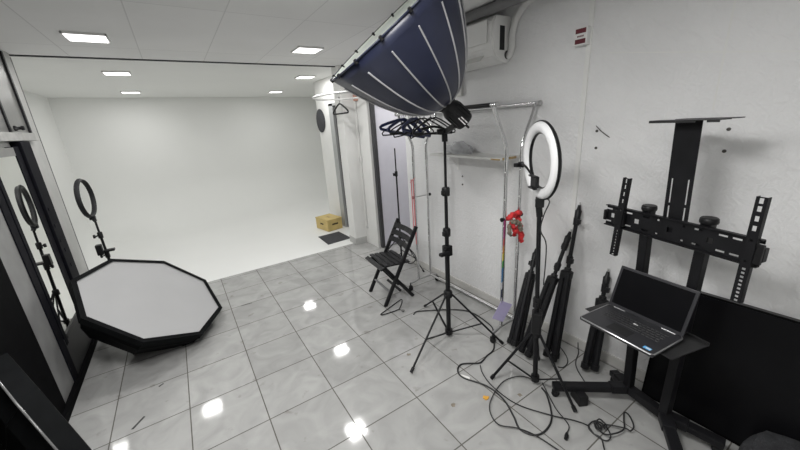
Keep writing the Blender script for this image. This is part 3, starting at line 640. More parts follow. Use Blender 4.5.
rag(b, [(3.09, YB - .025, 0.99), (3.11, YB - .03, 0.94), (3.14, YB - .03, 0.90), (3.13, YB - .03, 0.86)], 0.016, 3); obj('red_cloth', b, 'red', t)
b = NB(); rag(b, [(3.08, YB - .035, 0.98), (3.12, YB - .05, 0.975), (3.16, YB - .045, 0.955), (3.18, YB - .05, 0.90)], 0.018, 4); rag(b, [(3.07, YB - .03, 0.96), (3.075, YB - .035, 0.90), (3.085, YB - .03, 0.87)], 0.013, 5); obj('grey_cloth', b, 'tan', t)
b = NB()
for dx, z1 in ((0, 0.50), (-0.022, 0.62)): beam(b, (XF - 0.025 + dx, YA - 0.015, 1.19), (XF - 0.02 + dx, YA - 0.012, z1), 0.012, 0.002, (0, 1, 0.01), 0.0005)
beam(b, (XF - 0.06, YA - 0.015, 1.16), (XF - 0.0, YA - 0.015, 1.20), 0.008, 0.002, (0, 1, 0), 0.0005); tag(obj('ribbon', b, 'pink', None, (XF, YA, 1.2)), 'pale pink ribbon hanging from the left front post of the rack', 'ribbon')

# ================================================================== FOLDING CHAIR
D_ = V((0.996, -0.087, 0)); W_ = V((0.087, 0.996, 0)); O_ = V((2.545, -0.39, 0))
XC = Matrix(((D_.x, W_.x, 0, O_.x), (D_.y, W_.y, 0, O_.y), (0, 0, 1, 0), (0, 0, 0, 1)))
t = thing('folding_chair', 'black slatted wooden folding chair standing near the lavender door', 'chair', (2.68, -0.40, 0))
def lb(b, p, q, wd, th, up=(0, 1, 0), bev=0.004): beam(b, XC @ V(p), XC @ V(q), wd, th, (XC.to_3x3() @ V(up)), bev)
for s in (-1, 1):
    b = NB(); lb(b, (0.0, s * 0.185, 0.0), (0.40, s * 0.185, 0.755), 0.036, 0.022, (0, 1, 0)); obj('leg', b, 'blackwood', t)
    b = NB(); lb(b, (0.34, s * 0.155, 0.0), (0.03, s * 0.155, 0.405), 0.036, 0.02, (0, 1, 0)); obj('leg', b, 'blackwood', t)
    b = NB(); lb(b, (0.0, s * 0.13, 0.403), (0.32, s * 0.13, 0.392), 0.03, 0.018, (0, 1, 0)); obj('seat_rail', b, 'blackwood', t)
for k in range(6):
    d = 0.0 + k * 0.056; z = 0.424 - 0.003 * k + (-0.022 if k == 0 else 0); tilt = 0.022 if k == 0 else 0
    b = NB(); lb(b, (d, -0.195, z), (d, 0.195, z), 0.043, 0.016, (0.03, 0, 1) if k else (-0.45, 0, 1), 0.005); obj('seat_slat', b, 'blackwood', t)
for z in (0.565, 0.63, 0.695):
    d = 0.40 * z / 0.755 - 0.018
    b = NB(); P_ = [XC @ V((d + 0.022 * (1 - (w / 0.19) ** 2), w, z)) for w in (-0.19, -0.1, 0, 0.1, 0.19)]
    for p, q in zip(P_, P_[1:]): beam(b, p, q, 0.054, 0.014, XC.to_3x3() @ V((-1, 0, 0.5)), 0.003)
    obj('back_slat', b, 'blackwood', t)
b = NB(); lb(b, (0.07, -0.175, 0.13), (0.07, 0.175, 0.13), 0.03, 0.016, (0.47, 0, .88)); obj('stretcher', b, 'beam', t)
b = NB(); lb(b, (0.20, -0.15, 0.10), (0.20, 0.15, 0.10), 0.028, 0.014, (-0.5, 0, .8)); obj('stretcher', b, 'blackwood', t)
b = NB()
for s in (-1, 1): tube(b, [XC @ V(p) for p in smooth_path([(0.30, s * 0.165, 0.56), (0.37, s * 0.16, 0.47), (0.40, s * 0.15, 0.40), (0.36, s * 0.14, 0.36), (0.31, s * 0.14, 0.37)], 4)], 0.005, 8)
tube(b, [XC @ V((0.40, -0.15, 0.40)), XC @ V((0.40, 0.15, 0.40))], 0.005, 8); obj('fold_rod', b, 'black', t)

# thin stand behind the chair
tripod_stand('light_stand', 'thin black light stand behind the folding chair in front of the lavender door', 'light stand', (3.20, 0.12), 1.46, 0.34, 0.40, 0.10, (286, 128, 30), 0.011, (0.55, 1.17), 0.5, leg_w=0.012)

# ================================================================== MONITOR CART
th = math.radians(15); E_ = V((math.sin(th), math.cos(th), 0)); N_ = V((-math.cos(th), math.sin(th), 0)); OC = V((3.105, -2.59, 0))
def cp(u, v, z): return OC + E_ * u + N_ * v + V((0, 0, z))
XM = Matrix(((E_.x, N_.x, 0, OC.x), (E_.y, N_.y, 0, OC.y), (0, 0, 1, 0), (0, 0, 0, 1)))     # local (u, v, z)
t = thing('monitor_cart', 'black mobile monitor cart with two posts, empty screen bracket and laptop tray', 'monitor cart', OC)
for ub, ut in ((0.112, 0.160), (-0.102, -0.113)):
    b = NB(); beam(b, cp(ub, 0, 0.10), cp(ut, 0, 1.212), 0.045, 0.045, tuple(N_), 0.006); p = obj('post', b, 'black', t)
    b = NB(); lathe(b, [(0, 0), (0.034, 0), (0.036, 0.008), (0.034, 0.022), (0.03, 0.026), (0, 0.026)], Matrix.Translation(cp(ut, 0, 1.21)), 22); obj('cap', b, 'plastic', p)
b = NB(); beam(b, cp(0.15, 0, 0.085), cp(-0.14, 0, 0.085), 0.05, 0.05, (0, 0, 1), 0.006); obj('base_beam', b, 'black', t)
for (u0, v0), (u1, v1) in (((0.112, 0.0), (0.30, 0.40)), ((0.112, 0.0), (0.25, -0.045)), ((-0.102, 0.0), (-0.42, 0.30)), ((-0.102, 0.0), (-0.33, -0.10))):
    b = NB(); f = cp(u1, v1, 0.078); beam(b, cp(u0, v0, 0.088), f, 0.055, 0.038, (0, 0, 1), 0.007); d = (f - cp(u0, v0, 0.088)).normalized()
    box(b, (-0.045, -0.032, -0.024), (0.045, 0.032, 0.024), 0.008, Matrix.Translation(cp(u0, v0, 0.088) + d * 0.06) @ Matrix.Rotation(math.atan2(d.y, d.x), 4, 'Z'))
    L = obj('leg', b, 'black', t)
    q = f - d * 0.02
    b = NB(); lathe(b, [(0, -0.012), (0.02, -0.012), (0.025, -0.006), (0.025, 0.006), (0.02, 0.012), (0, 0.012)], frameM((q.x, q.y, 0.0255), (d.y, -d.x + .3, 0)), 18); tube(b, [(q.x, q.y, 0.03), (q.x, q.y, 0.065)], 0.009, 10)
    box(b, (q.x - 0.018, q.y - 0.018, 0.035), (q.x + 0.018, q.y + 0.018, 0.056), 0.006); obj('castor', b, 'plastic', L)
b = NB(); box(b, (-0.028, -0.05, 0.001), (0.028, 0.05, 0.07), 0.005, Matrix.Translation((2.895, -2.315, 0)) @ Matrix.Rotation(-0.5, 4, 'Z')); obj('foot_block', b, 'plastic', t)
# screen bracket: slotted plate with folded lips
holes = []
W_pl, H_pl = 0.70, 0.115
for u in (-0.31, -0.17, 0.0, 0.17, 0.31): holes.append((u, 0.0, 0.026, 0.026))
for u in (-0.335, -0.265, -0.215, -0.12, -0.06, 0.06, 0.12, 0.215, 0.265, 0.335):
    for z in (-0.036, 0.036): holes.append((u, z, 0.034 if abs(u) > .1 else 0.012, 0.009))
XPL = Matrix(((E_.x, 0, N_.x, 0), (E_.y, 0, N_.y, 0), (0, 1, 0, 0), (0, 0, 0, 1))); XPL.translation = cp(0.022, 0.032, 1.143)
b = NB(); holed_plate(b, W_pl, H_pl, 0.004, holes, XPL)
for s in (-1, 1): box(b, (0.022 - W_pl / 2, 0.030, 1.143 + s * (H_pl / 2) - 0.003), (0.022 + W_pl / 2, 0.052, 1.143 + s * (H_pl / 2) + 0.003), 0.001, XM)
obj('bracket_plate', b, 'black', t)
for u in (0.022 - W_pl / 2 - 0.006, 0.022 + W_pl / 2 + 0.002):
    b = NB(); box(b, (u - 0.008, 0.020, 1.11), (u + 0.010, 0.05, 1.17), 0.004, XM); obj('end_hook', b, 'plastic', t)
for u in (-0.315, 0.27):
    b = NB(); box(b, (u - 0.025, 0.045, 1.10), (u + 0.035, 0.062, 1.185), 0.003, XM); obj('arm_clamp', b, 'plastic', t)
for u in (0.27, -0.30):
    hl = [(0, z, 0.014, 0.022) for z in (0.10, 0.14, 0.18, 0.212)] + [(0, -0.075 - 0.018 * k, 0.012, 0.010) for k in range(9)] + [(0, 0.05, 0.01, 0.01), (0, -0.04, 0.01, 0.01)]
    lean_ = 0.014 if u > 0 else -0.008
    XA = Matrix(((E_.x, 0, N_.x, 0), (E_.y, 0, N_.y, 0), (0, 1, 0, 0), (0, 0, 0, 1))) @ Matrix.Rotation(math.radians(2.7 if u > 0 else 0.0), 4, 'Z')
    XA = Matrix.Translation(cp(u, 0.064, 1.147)) @ XA
    b = NB(); holed_plate(b, 0.036, 0.455, 0.003, hl, XA); box(b, (-0.018, -0.2275, -0.02), (-0.0155, 0.2275, 0.003), 0.0005, XA); box(b, (0.0155, -0.2275, -0.02), (0.018, 0.2275, 0.003), 0.0005, XA)
    obj('screen_arm', b, 'black', t)
# mast plate with slots and camera shelf
hs_ = [(s * 0.036, z, 0.008, 0.12) for s in (-1, 1) for z in (-0.055, -0.19)]
XP2 = Matrix(((E_.x, 0, N_.x, 0), (E_.y, 0, N_.y, 0), (0, 1, 0, 0), (0, 0, 0, 1))); XP2 = XP2 @ Matrix.Rotation(math.radians(-2.2), 4, 'Z'); XP2.translation = cp(0.026, 0.014, 1.39)
b = NB(); holed_plate(b, 0.112, 0.55, 0.004, hs_, XP2); obj('mast_plate', b, 'black', t)
b = NB(); box(b, (-0.12, 0.01, 1.664), (0.168, 0.085, 1.668), 0.001, XM); box(b, (-0.13, -0.055, 1.666), (0.10, 0.012, 1.670), 0.001, XM)
box(b, (-0.03, 0.082, 1.656), (0.168, 0.088, 1.668), 0.001, XM); box(b, (-0.12, 0.082, 1.656), (-0.075, 0.088, 1.668), 0.001, XM); obj('camera_shelf', b, 'tray', t)
# laptop tray
b = NB(); ZT = 0.645
box(b, (-0.235, 0.03, ZT - 0.006), (0.235, 0.28, ZT), 0.002, XM); box(b, (-0.235, 0.028, ZT - 0.006), (0.235, 0.034, ZT + 0.012), 0.001, XM); box(b, (-0.12, -0.01, ZT - 0.05), (0.13, 0.05, ZT - 0.004), 0.004, XM)
for u in (0.11, -0.10): beam(b, cp(u, 0.02, ZT - 0.09), cp(u, 0.2, ZT - 0.01), 0.02, 0.012, (0, 0, 1), 0.003)
obj('laptop_tray', b, 'tray', t)

# laptop
XL_ = XM @ Matrix.Translation((-0.004, 0.251, ZT + 0.001)) @ Matrix.Rotation(math.radians(7), 4, 'Z') @ Matrix.Translation((0, 0, 0))
t = thing('laptop', 'open black laptop with silver edge standing on the tray of the monitor cart', 'laptop', XL_.translation)
LW, LD = 0.365, 0.25
b = NB(); box(b, (-LW / 2, -LD / 2, 0), (LW / 2, LD / 2, 0.020), 0.006, XL_, 3); obj('base', b, 'deck', t)
b = NB(); 
rim = [(-LW / 2 + .012, LD / 2), (-LW / 2, LD / 2 - .012), (-LW / 2, -LD / 2 + .012), (-LW / 2 + .012, -LD / 2), (LW / 2 - .012, -LD / 2), (LW / 2, -LD / 2 + .012), (LW / 2, LD / 2 - .012), (LW / 2 - .012, LD / 2)]
tube(b, [V((x, y, 0.0165)) for x, y in rim], 0.0038, 8, closed=True, X=XL_); obj('edge_trim', b, 'alu', t, label='silver edge trim')
b = NB()
for r in range(5):
    for k in range(14):
        u = -0.145 + k * 0.0205 + (r % 2) * 0.006; y = -0.085 + r * 0.0205
        if r == 4 and 3 < k < 9: continue
        box(b, (u, y, 0.0195), (u + 0.017, y + 0.017, 0.0225), 0.0015, XL_, 1)
box(b, (-0.06, -0.003, 0.0195), (0.045, 0.014, 0.0225), 0.0015, XL_, 1); obj('keyboard', b, 'keys', t)
b = NB(); box(b, (-0.05, 0.03, 0.0196), (0.055, 0.10, 0.0206), 0.0004, XL_); obj('touchpad', b, 'matte', t)
b = NB(); box(b, (-0.160, 0.088, 0.0198), (-0.128, 0.108, 0.0208), 0.0003, XL_); obj('sticker', b, 'blue', t, label='small blue sticker')
b = NB(); box(b, (-0.158, 0.094, 0.0207), (-0.138, 0.102, 0.0211), 0, XL_); obj('sticker_print', b, 'letters_and_marks', t)
b = NB(); box(b, (-0.012, -0.045, 0.0222), (0.0, -0.036, 0.0229), 0, XL_); box(b, (-0.022, -0.042, 0.0222), (-0.014, -0.036, 0.0229), 0, XL_); obj('key_mark', b, 'letters_and_marks', t)  # two small white patches on top of the keys
XS2 = XL_ @ Matrix.Translation((0, -LD / 2 + 0.006, 0.018)) @ Matrix.Rotation(math.radians(90 + 19), 4, 'X')     # local y goes up along the lid; z faces the user after the turn
b = NB(); box(b, (-LW / 2, 0.004, -0.008), (LW / 2, 0.238, 0.0), 0.007, XS2, 3); lid = obj('lid', b, 'deck', t)
b = NB(); box(b, (-LW / 2 + 0.014, 0.022, -0.0085), (LW / 2 - 0.014, 0.224, -0.0079), 0, XS2); obj('screen', b, 'gloss', lid)
b = NB(); 
for u in (-0.12, 0.12): tube(b, [XL_ @ V((u - 0.03, -LD / 2 + 0.006, 0.02)), XL_ @ V((u + 0.03, -LD / 2 + 0.006, 0.02))], 0.007, 10)
obj('hinge', b, 'alu', t)

# big flat screen leaning on the wall
t = thing('leaning_screen', 'large black flat panel leaning against the right wall behind the monitor cart', 'screen', (3.28, -3.1, 0))
lean = math.atan2(0.095, 0.74)
XV = Matrix.Translation((3.248, -2.515, 0.004)) @ Matrix.Rotation(lean, 4, 'Y')
b = NB(); box(b, (0, -1.22, 0), (0.038, 0, 0.745), 0.005, XV); obj('cabinet', b, 'blackpanel', t)
b = NB(); box(b, (-0.002, -1.208, 0.018), (0.002, -0.012, 0.735), 0.001, XV); obj('display', b, 'gloss', t)
b = NB(); box(b, (0.002, -1.215, 0.7455), (0.036, -0.005, 0.7475), 0.0005, XV); obj('top_edge', b, 'tray', t)
b = NB(); tb = bmesh.new(); bmesh.ops.create_cube(tb, size=1); bmesh.ops.subdivide_edges(tb, edges=tb.edges[:], cuts=9, use_grid_fill=True)
for v in tb.verts:
    d = v.co.copy(); s = d.normalized() * 0.5; v.co = d.lerp(s, 0.62); 
    v.co = V((v.co.x * 0.34, v.co.y * 0.44, v.co.z * 0.23 * (1 + 0.08 * math.sin(11 * d.x + 3) * math.sin(9 * d.y))))
for f in tb.faces: f.smooth = True
tb.transform(Matrix.Translation((3.13, -3.20, 0.092))); merge(b, tb)
tag(obj('floor_cushion', b, 'cushion', None, (3.13, -3.20, 0.0)), 'charcoal fabric floor cushion in front of the leaning black panel', 'cushion')

# ================================================================== FOLDED STANDS LEANING ON THE WALL
def folded_stand(label, base, top, leg_len, r=0.012, spread=0.036, head=0.0, seed=0):
    r *= 1.22
    A, B = V(base), V(top); d = (B - A).normalized(); L = (B - A).length
    t = thing('folded_light_stand', label, 'folded stand', (base[0], base[1], 0), 'folded black light stands leaning on the right wall')
    X = frameM(A, d)
    b = NB(); tube(b, [(0, 0, 0.06), (0, 0, leg_len + 0.03)], 0.0165, 12, X=X); tube(b, [(0, 0, leg_len + 0.02), (0, 0, L - 0.11)], 0.0135, 12, X=X); obj('column', b, 'black', t)
    for k in range(3):
        a = 2 * PI * k / 3 + 0.5 + seed; c, s = math.cos(a), math.sin(a)
        b = NB(); tube(b, [(0.024 * c, 0.024 * s, leg_len), (spread * c, spread * s, 0.03)], r, 10, X=X); g = obj('leg', b, 'black', t)
        b = NB(); tube(b, [(spread * c, spread * s, 0.05), (spread * 1.02 * c, spread * 1.02 * s, 0.012)], r + 0.005, 10, X=X); obj('rubber_foot', b, 'plastic', g)
        b = NB(); beam(b, X @ V((0.012 * c, 0.012 * s, 0.10)), X @ V((0.03 * c, 0.03 * s, leg_len * 0.62)), 0.012, 0.005, (0, 0, 1), 0.001); obj('brace', b, 'steel' if k == 1 else 'black', g)
    b = NB(); lathe(b, [(0, leg_len - 0.04), (0.038, leg_len - 0.04), (0.040, leg_len + 0.005), (0.024, leg_len + 0.012), (0.022, leg_len + 0.03), (0, leg_len + 0.03)], X, 18); obj('hub', b, 'plastic', t)
    for z in [leg_len + 0.09] + ([L - 0.13] if L - leg_len > 0.25 else []):
        b = NB(); lathe(b, [(0, z - 0.03), (0.020, z - 0.03), (0.022, z + 0.02), (0.016, z + 0.024), (0.016, z + 0.03), (0, z + 0.03)], X, 16); tube(b, [(0, 0, z), (-0.03, 0.03, z - .005)], 0.007, 8, X=X); box(b, (-0.045, 0.022, z - 0.02), (-0.022, 0.045, z + 0.014), 0.005, X); obj('clamp', b, 'plastic', t)
    b = NB(); lathe(b, [(0, L - 0.11), (0.020, L - 0.11), (0.022, L - 0.06), (0.014, L - 0.05), (0.009, L - 0.02), (0, L - 0.02)], X, 16); obj('head', b, 'plastic', t)
    b = NB(); lathe(b, [(0, L - 0.022), (0.006, L - 0.022), (0.006, L), (0, L)], X, 10); obj('spigot', b, 'steel', t)
    return t
folded_stand('folded black stand leaning just right of the garment rack, lavender badge to its left', (2.990, -1.748, 0.015), (3.36, -1.645, 0.725), 0.58, 0.017, 0.040, seed=0.3)
folded_stand('middle folded black stand leaning behind the ring light, left of the tallest one', (2.975, -1.865, 0.015), (3.365, -1.905, 0.93), 0.62, 0.016, 0.036, seed=1.0)
folded_stand('tallest folded black stand, leaning rightmost in the bundle behind the ring light', (3.085, -2.005, 0.015), (3.362, -1.952, 1.135), 0.66, 0.017, 0.038, seed=1.9)
folded_stand('folded black stand leaning on the wall alone between the ring light and the laptop', (3.19, -2.215, 0.015), (3.365, -2.185, 0.715), 0.50, 0.018, 0.036, seed=0.8)

# ================================================================== RING LIGHTS
def ring_head(t, c, n, R, r_in, front, back, thick=0.018):
    X = frameM(c, n); mid = (R + r_in) / 2; hw = (R - r_in) / 2
    b = NB(); lathe(b, [(r_in, 0.0), (r_in, -thick), (r_in + 0.008, -thick - 0.008), (R - 0.008, -thick - 0.008), (R, -thick), (R, 0.0), (R - 0.004, 0.003), (R - 0.006, -0.002), (r_in + 0.006, -0.002), (r_in + 0.004, 0.003)], X, 64, closed=True)
    h = obj('ring_housing', b, back, t)
    b = NB(); lathe(b, [(mid + (hw - 0.006) * math.cos(a), 0.022 * math.sin(a)) for a in [PI * k / 10 for k in range(11)]], X, 64); obj('ring_diffuser', b, front, t)
    return X
RB = (2.803, -2.068); RC = V((2.766, -2.03, 1.487)); RN = V((-0.844, 0.534, -0.046)).normalized()
t = tripod_stand('ring_light', 'black tripod ring light with white tube, standing right of the garment rack', 'ring light', RB, 1.20, (0.28, 0.28, 0.25), 0.40, 0.05, (134, 268, 30), 0.0155, (0.62,), 0.6, lean=(-0.025, 0.032), leg_w=0.018, low=0.03)
ring_head(t, RC, RN, 0.215, 0.145, 'ringface', 'plastic', 0.010)
nk = RC + V((0, 0, -0.215)); 
b = NB(); tube(b, [(RB[0] - .022, RB[1] + .03, 1.17), tuple(nk + V((.004, 0, .0)))], 0.018, 12); box(b, (-0.022, -0.024, -0.045), (0.022, 0.024, 0.01), 0.006, Matrix.Translation(nk - RN * 0.012) @ Matrix.Rotation(0.6, 4, 'Z')); obj('tilt_joint', b, 'plastic', t)
XR_ = frameM(RC, RN); inp = V((RN.y, -RN.x, 0)).normalized()            # horizontal axis in the ring plane
far = inp if inp.y > 0 else -inp
b = NB(); k0 = RC + far * 0.20 + RN * 0.02; box(b, (-0.02, -0.02, -0.016), (0.02, 0.02, 0.016), 0.005, Matrix.Translation(k0 + V((0, 0, -0.04)))); box(b, (-0.014, -0.014, -0.012), (0.014, 0.014, 0.012), 0.004, Matrix.Translation(k0 + V((0, 0, -0.04)) + RN * 0.035))
tube(b, smooth_path([k0 + V((0, 0, -0.035)), RC + far * 0.12 + RN * 0.05 + V((0, 0, -0.025)), RC + far * 0.05 + RN * 0.05 + V((0, 0, -0.04)), RC + far * (-0.01) + RN * 0.035 + V((0, 0, -0.09))], 5), 0.006, 8)
pc = RC + far * (-0.015) + RN * 0.03 + V((0, 0, -0.105)); XPc = Matrix.Translation(pc) @ Matrix.Rotation(math.atan2(RN.y, RN.x), 4, 'Z')
box(b, (-0.010, -0.038, -0.035), (0.010, 0.038, 0.03), 0.006, XPc); box(b, (0.0, -0.04, 0.024), (0.022, 0.04, 0.034), 0.004, XPc); box(b, (0.0, -0.04, -0.042), (0.022, 0.04, -0.032), 0.004, XPc); obj('phone_holder', b, 'plastic', t)
nr = -far
b = NB(); tube(b, smooth_path([RC + V((0, 0, -0.20)) + nr * 0.06 - RN * 0.02, RC + V((0, 0, -0.21)) + nr * 0.10 - RN * 0.02, RC + nr * 0.09 + V((0, 0, -0.28)), RC + nr * 0.06 + V((0, 0, -0.38)), V((RB[0], RB[1], 1.0)) + nr * 0.02, V((RB[0], RB[1], 0.75)) + nr * 0.02], 6), 0.0035, 8); obj('power_lead', b, 'cable', t)
b = NB(); box(b, (-0.035, -0.03, -0.075), (0.035, 0.03, 0.075), 0.012, Matrix.Translation((RB[0] - 0.012, RB[1] + 0.012, 0.48)) @ Matrix.Rotation(.6, 4, 'Z')); obj('leg_sleeve', b, 'plastic', t)

LB = (0.37, 0.985)
t = tripod_stand('ring_light', 'dark ring light on a stand behind the octagonal softbox by the left wall', 'ring light', LB, 1.03, 0.20, 0.42, 0.12, (60, 300, 0), 0.013, (0.68, 0.88), 0.5, lean=(-0.02, 0.03), leg_w=0.014)
LC = V((0.335, 1.03, 1.24)); LN = V((0.994, -0.11, 0.0))
ring_head(t, LC, LN, 0.186, 0.155, 'darkring', 'darkring', 0.008)
b = NB(); tube(b, [(0.352, 1.013, 1.02), (0.337, 1.028, 1.06)], 0.016, 12); box(b, (0.315, 1.005, 1.035), (0.36, 1.05, 1.075), 0.006); obj('tilt_joint', b, 'darkring', t)
b = NB(); box(b, (0.30, 0.93, 0.70), (0.345, 0.99, 0.80), 0.006); box(b, (0.345, 0.95, 0.715), (0.43, 1.01, 0.735), 0.006); obj('controller', b, 'plastic', t)

# ================================================================== OCTAGONAL SOFTBOXES
def octabox(name, label, c, n, R, depth, ang, lip, group=None, front='diff', skin='blacknylon'):
    """ang: phase of the first corner measured in basis(n)"""
    X = frameM(c, n); t = thing(name, label, 'softbox', c if False else (c[0], c[1], 0), group)
    NS = 8; prof_o = [(0.07, -depth), (R * 0.42, -depth * 0.90), (R * 0.76, -depth * 0.62), (R * 0.95, -depth * 0.24), (R, 0.0)]
    b = NB(); lathe(b, prof_o + [(R - 0.006, 0.0), (R * 0.94, -depth * 0.24 + 0.004), (R * 0.75, -depth * 0.62 + 0.004), (R * 0.41, -depth * 0.90 + 0.004), (0.064, -depth + 0.004)], X, NS, False, ang, closed=True); obj('shell', b, skin, t)
    b = NB(); lathe(b, [(R - 0.002, -0.035), (R + 0.006, -0.035), (R + 0.006, lip), (R - 0.03, lip + 0.002), (R - 0.03, lip - 0.003), (R - 0.002, lip - 0.006)], X, NS, False, ang, closed=True); obj('rim_band', b, skin, t)
    b = NB(); lathe(b, [(R - 0.004, lip - 0.012), (R * 0.55, lip - 0.016), (0, lip - 0.018), (0, lip - 0.02), (R - 0.004, lip - 0.014)], X, NS, False, ang); obj('front_diffuser', b, front, t)
    b = NB(); lathe(b, [(0.055, -depth - 0.012), (0.082, -depth - 0.012), (0.082, -depth + 0.01), (0.055, -depth + 0.01)], X, 28, closed=True); obj('speed_ring', b, 'plastic', t)
    for k in range(NS):
        a = ang + 2 * PI * k / NS; b = NB(); tube(b, [((r + 0.001) * math.cos(a), (r + 0.001) * math.sin(a), z) for r, z in prof_o], 0.0035, 6, X=X); obj('rib_seam', b, skin, t)
    return t, X
n1 = V((0.633, -0.339, 1)).normalized()
a_fit = n1.cross(V((0, 1, 0))).normalized()
_, A1, B1 = basis(n1)
v0 = (V((0.238, 0.269, 0.708)) - V((0.702, 0.264, 0.413))); ph1 = math.atan2(v0.dot(B1), v0.dot(A1))
octabox('octagonal_softbox', 'octagonal softbox with white front lying tilted on the tiles by the left wall', (0.702, 0.264, 0.413), n1, 0.556, 0.40, ph1, 0.012)
n2, A2, B2 = None, None, None
th2, ph2, an2 = 1.418, 0.448, 4.499
n2 = V((math.sin(th2) * math.cos(ph2), math.sin(th2) * math.sin(ph2), math.cos(th2)))
fa = n2.cross(V((0, 0, 1))).normalized(); fb = n2.cross(fa); v2 = fa * math.cos(an2) + fb * math.sin(an2)
_, A2, B2 = basis(n2); pz = math.atan2(v2.dot(B2), v2.dot(A2))
t, X2 = octabox('octagonal_softbox', 'black octagonal softbox seen from behind in the near left corner', (0.40, -1.22, 0.45), n2, 0.44, 0.15, pz, 0.03, front='diff')
b = NB(); R2 = 0.449
tube(b, [X2 @ V((R2 * math.cos(pz + 2 * PI * k / 8), R2 * math.sin(pz + 2 * PI * k / 8), -0.036)) for k in range(8)], 0.004, 8, closed=True); obj('edge_piping', b, 'glosspipe', t, label='glossy black piping')

# ================================================================== CABLES AND LITTER
def cable(name, label, pts, r, z=None, cat='cable'):
    b = NB(); P = [V((x, y, r + 0.001 + (0.0 if z is None else z[i % len(z)]))) for i, (x, y) in enumerate(pts)]
    tube(b, smooth_path(P, 6), r, 8); return tag(obj(name, b, 'cable', None, (pts[0][0], pts[0][1], 0)), label, cat)
lead = [(2.659, -0.875), (2.709, -0.852), (2.811, -0.911), (2.968, -1.019), (3.07, -1.122), (3.10, -1.228), (3.09, -1.365), (3.06, -1.47), (2.98, -1.555), (2.855, -1.665), (2.754, -1.686), (2.686, -1.705), (2.646, -1.702), (2.546, -1.637), (2.479, -1.663), (2.459, -1.741), (2.529, -1.892), (2.528, -2.032), (2.476, -2.151), (2.432, -2.232), (2.467, -2.306), (2.552, -2.322), (2.655, -2.286), (2.77, -2.178), (2.80, -2.12)]
cable('power_cable', 'thick black cable looping from the garment rack across the tiles to the ring light', lead, 0.0055)
long_ = [(2.64, -1.73), (2.588, -1.801), (2.553, -1.928), (2.562, -2.108), (2.647, -2.28), (2.723, -2.38), (2.755, -2.441), (2.742, -2.464), (2.726, -2.505), (2.739, -2.554), (2.781, -2.557), (2.824, -2.513), (2.822, -2.456), (2.75, -2.451), (2.727, -2.488), (2.735, -2.529), (2.683, -2.57), (2.60, -2.64)]
cable('power_cable', 'thin black cable running from the big stand to the coil on the floor', long_, 0.0035, [0.004, 0.009, 0.006])
cable('power_cable', 'thin black cable in a wide loop in front of the ring light', [(2.815, -2.054), (2.765, -1.977), (2.64, -1.939), (2.47, -1.988), (2.383, -2.051), (2.351, -2.144), (2.417, -2.221), (2.456, -2.303), (2.479, -2.42), (2.50, -2.60)], 0.0035, [0.011, 0.013])
t = thing('plug_cable', 'short black cable ending in a small plug below the ring light', 'cable', (2.86, -2.1, 0))
b = NB(); tube(b, smooth_path([V((x, y, 0.0135)) for x, y in [(2.835, -2.10), (2.759, -2.208), (2.711, -2.283), (2.669, -2.382), (2.612, -2.405)]], 6), 0.0032, 8); obj('lead', b, 'cable', t)
b = NB(); tube(b, [(2.615, -2.404, 0.0125), (2.60, -2.412, 0.012), (2.575, -2.422, 0.0115)], [0.006, 0.0105, 0.010], 10); obj('plug', b, 'plastic', t)
coil = [(2.791, -2.463), (2.757, -2.493), (2.795, -2.503), (2.794, -2.478), (2.769, -2.508), (2.827, -2.503), (2.883, -2.581), (2.893, -2.606), (2.932, -2.605), (3.0, -2.553), (3.0, -2.528), (2.941, -2.551), (2.874, -2.58), (2.785, -2.56), (2.763, -2.527), (2.784, -2.471), (2.831, -2.468), (2.836, -2.491), (2.814, -2.518), (2.79, -2.50), (2.77, -2.485), (2.80, -2.47), (2.82, -2.49), (2.79, -2.52)]
cable('coiled_cable', 'tangled coil of black cable on the tiles in front of the monitor cart', coil, 0.004, [0.012, 0.02, 0.016, 0.024, 0.014])
cable('power_cable', 'short black cable curling at the foot of the tallest folded stand', [(3.281, -1.943), (3.216, -2.039), (3.155, -2.087), (3.087, -2.096), (3.06, -2.07)], 0.0035)
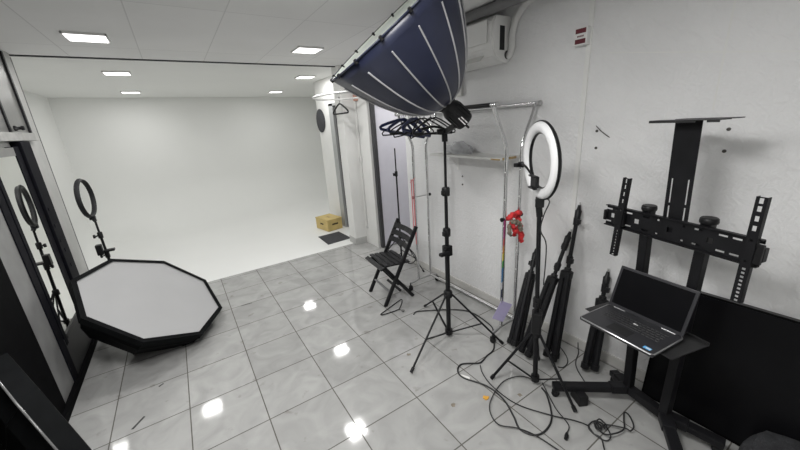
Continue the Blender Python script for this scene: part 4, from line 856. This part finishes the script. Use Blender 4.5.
b = NB(); tube(b, smooth_path([(3.366, -2.04, 0.05), (3.345, -2.055, 0.02), (3.31, -2.08, 0.006), (3.209, -2.116, 0.005), (3.138, -2.17, 0.005), (3.06, -2.27, 0.005)], 6), 0.0035, 8)
tag(obj('power_cable', b, 'cable', None, (3.31, -2.08, 0)), 'thin black cable dropping down the wall beside the lone folded stand', 'cable')
def flake(name, m, label, cat, pts, h=0.002):
    b = NB(); prism(b, pts, h, Matrix.Translation((0, 0, 0.0008))); c = (sum(p[0] for p in pts) / len(pts), sum(p[1] for p in pts) / len(pts), 0.0008); tag(obj(name, b, m, None, c), label, cat)
flake('paper_scrap', 'orange', 'small orange scrap on the tiles inside the cable loop', 'scrap', [(2.435, -1.945), (2.452, -1.935), (2.462, -1.95), (2.475, -1.962), (2.455, -1.972), (2.438, -1.968)], 0.006)
flake('paper_scrap', 'tape', 'small white tape scrap on the tiles beside the thick cable', 'scrap', [(2.455, -1.70), (2.475, -1.71), (2.50, -1.76), (2.485, -1.78), (2.465, -1.75)])
flake('floor_mark', 'dash', 'dark oblong mark on the near left tiles', 'mark', [(0.522, -0.80), (0.534, -0.806), (0.590, -0.732), (0.582, -0.724)])
flake('floor_mark', 'dash', 'tiny dark mark on the tiles near the octagonal softbox', 'mark', [(0.655, -0.455), (0.66, -0.465), (0.688, -0.446), (0.684, -0.438)])
flake('floor_mark', 'dash', 'dark dashed mark on the tiles near the white floor', 'mark', [(1.35, 0.418), (1.35, 0.41), (1.46, 0.40), (1.46, 0.408)], 0.0008)
for i, (x, y, l) in enumerate(((2.247, -1.869, 'brown-grey speck on the tile left of the cable loop'), (2.644, -2.07, 'brown-grey speck on the tile inside the cable loop near the ring light'), (2.30, -1.30, 'brown-grey speck on the tile beside the near leg of the big stand'))):
    rg = random.Random(i); flake('dirt_speck', 'tan', l, 'speck', [(x + rg.uniform(.008, .02) * math.cos(k * PI / 4), y + rg.uniform(.008, .02) * math.sin(k * PI / 4)) for k in range(8)], 0.001)
